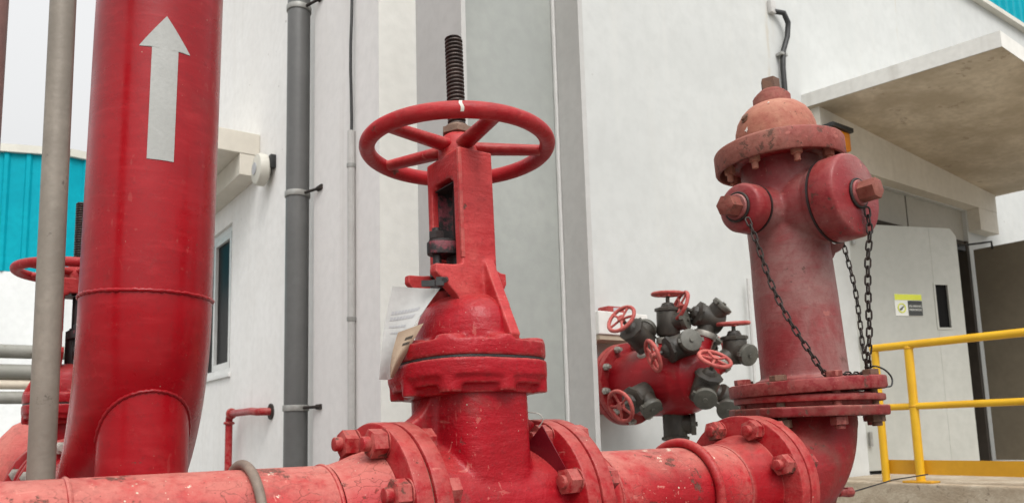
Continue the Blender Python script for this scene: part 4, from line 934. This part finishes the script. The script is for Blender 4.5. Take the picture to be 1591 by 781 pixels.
b = B(); b.add(*solid(*sheet(edge_l, edge_r, .016), .0006)); b.obj('sheet', M['paper'], pt)
# curled corner, brown back of the paper
fl = lambda t: Vector((.7705, 1.470, 1.215)).lerp(Vector((.762, 1.489, 1.118)), t) - back*.002 - Vector((.004*math.sin(3.1*t), 0, 0))*1.6
fr_ = lambda t: Vector((.812, 1.432, 1.232)).lerp(Vector((.768, 1.489, 1.120)), t) - back*.006
b = B(); b.add(*solid(*sheet(fl, fr_, -.014), .0006)); cc = b.obj('curled_corner', M['paperback'], pt)
# faded print: two lines of pale block plus rows
def inkrow(z0, z1, s0, s1, mat, name, parent, el_, er_, bulge, lift=-.0009, words=1):
    vs, fs = [], []; k = 12*words
    for w_ in range(words):
        a0 = s0+(s1-s0)*(w_/words); a1 = s0+(s1-s0)*((w_+.78 if words > 1 else 1)/words)
        base = len(vs)
        for t in (z0, z1):
            for j in range(9):
                s = a0+(a1-a0)*j/8; vs.append(el_(t).lerp(er_(t), s)+back*(bulge*math.sin(math.pi*s)*(.3+t)+.004*math.sin(5*t+3*s)+lift)-o)
        for j in range(8): fs.append((base+j, base+j+1, base+9+j+1, base+9+j))
    b = B(); b.add(vs, fs); return b.obj(name, mat, parent)
for i, (t0, t1, s0, s1, wn) in enumerate(((.29, .325, .12, .82, 9), (.355, .39, .12, .80, 8), (.45, .47, .15, .7, 6), (.52, .535, .25, .62, 4))):
    inkrow(t0, t1, s0, s1, M['inkgrey'], 'faded_print', pt, edge_l, edge_r, .016, words=wn)
for i, (t0, t1) in enumerate(((.20, .26), (.32, .37))):
    inkrow(t0, t1, .5, .85, M['ink'], 'print', pt, fl, fr_, -.014, -.0012, words=5)
b = B(); b.tube([(.872, 1.44, 1.335), (.845, 1.395, 1.322), (.835, 1.385, 1.318)], .006, 8, M=Matrix.Translation(-o)); b.box((0, 0, 0), (.028, .010, .012), Matrix.Translation(Vector((.812, 1.412, 1.314))-o) @ Matrix.Rotation(R(-36), 4, 'Z')); b.box((0, 0, 0), (.016, .014, .018), Matrix.Translation(Vector((.832, 1.397, 1.317))-o) @ Matrix.Rotation(R(-36), 4, 'Z')); b.obj('cable_tie', M['black'], pt)
mt = thing('metal_tag', 'dark red metal tag plate, colour deepened for shade, hanging from a wire at the right valve flange', 'tag', (1.0, 1.26, .95))
o2 = Vector((1.0, 1.26, .95))
q = [Vector((0, 0, 0)), Vector((1.052, 1.349, 1.013)), Vector((1.092, 1.318, 0.915)), Vector((1.088, 1.377, 0.868))]
q[0] = q[1] + (q[3]-q[2])
nrm = (q[1]-q[0]).cross(q[3]-q[0]).normalized()*.0012
b = B(); vs = [p-o2 for p in q]+[p-o2+nrm*2 for p in q]; b.add(vs, [(0, 1, 2, 3), (7, 6, 5, 4), (0, 4, 5, 1), (1, 5, 6, 2), (2, 6, 7, 3), (3, 7, 4, 0)]); b.obj('plate', M['tagred'], mt, smooth=False)
b = B(); top = q[1]-o2; b.tube(spline([top+Vector((-.006, .004, -.004)), top+Vector((.002, -.002, .012)), top+Vector((-.006, .006, .026)), top+Vector((-.03, .03, .028)), top+Vector((-.045, .05, .018))]), .0012, 6); b.obj('wire', M['zinc'], mt)
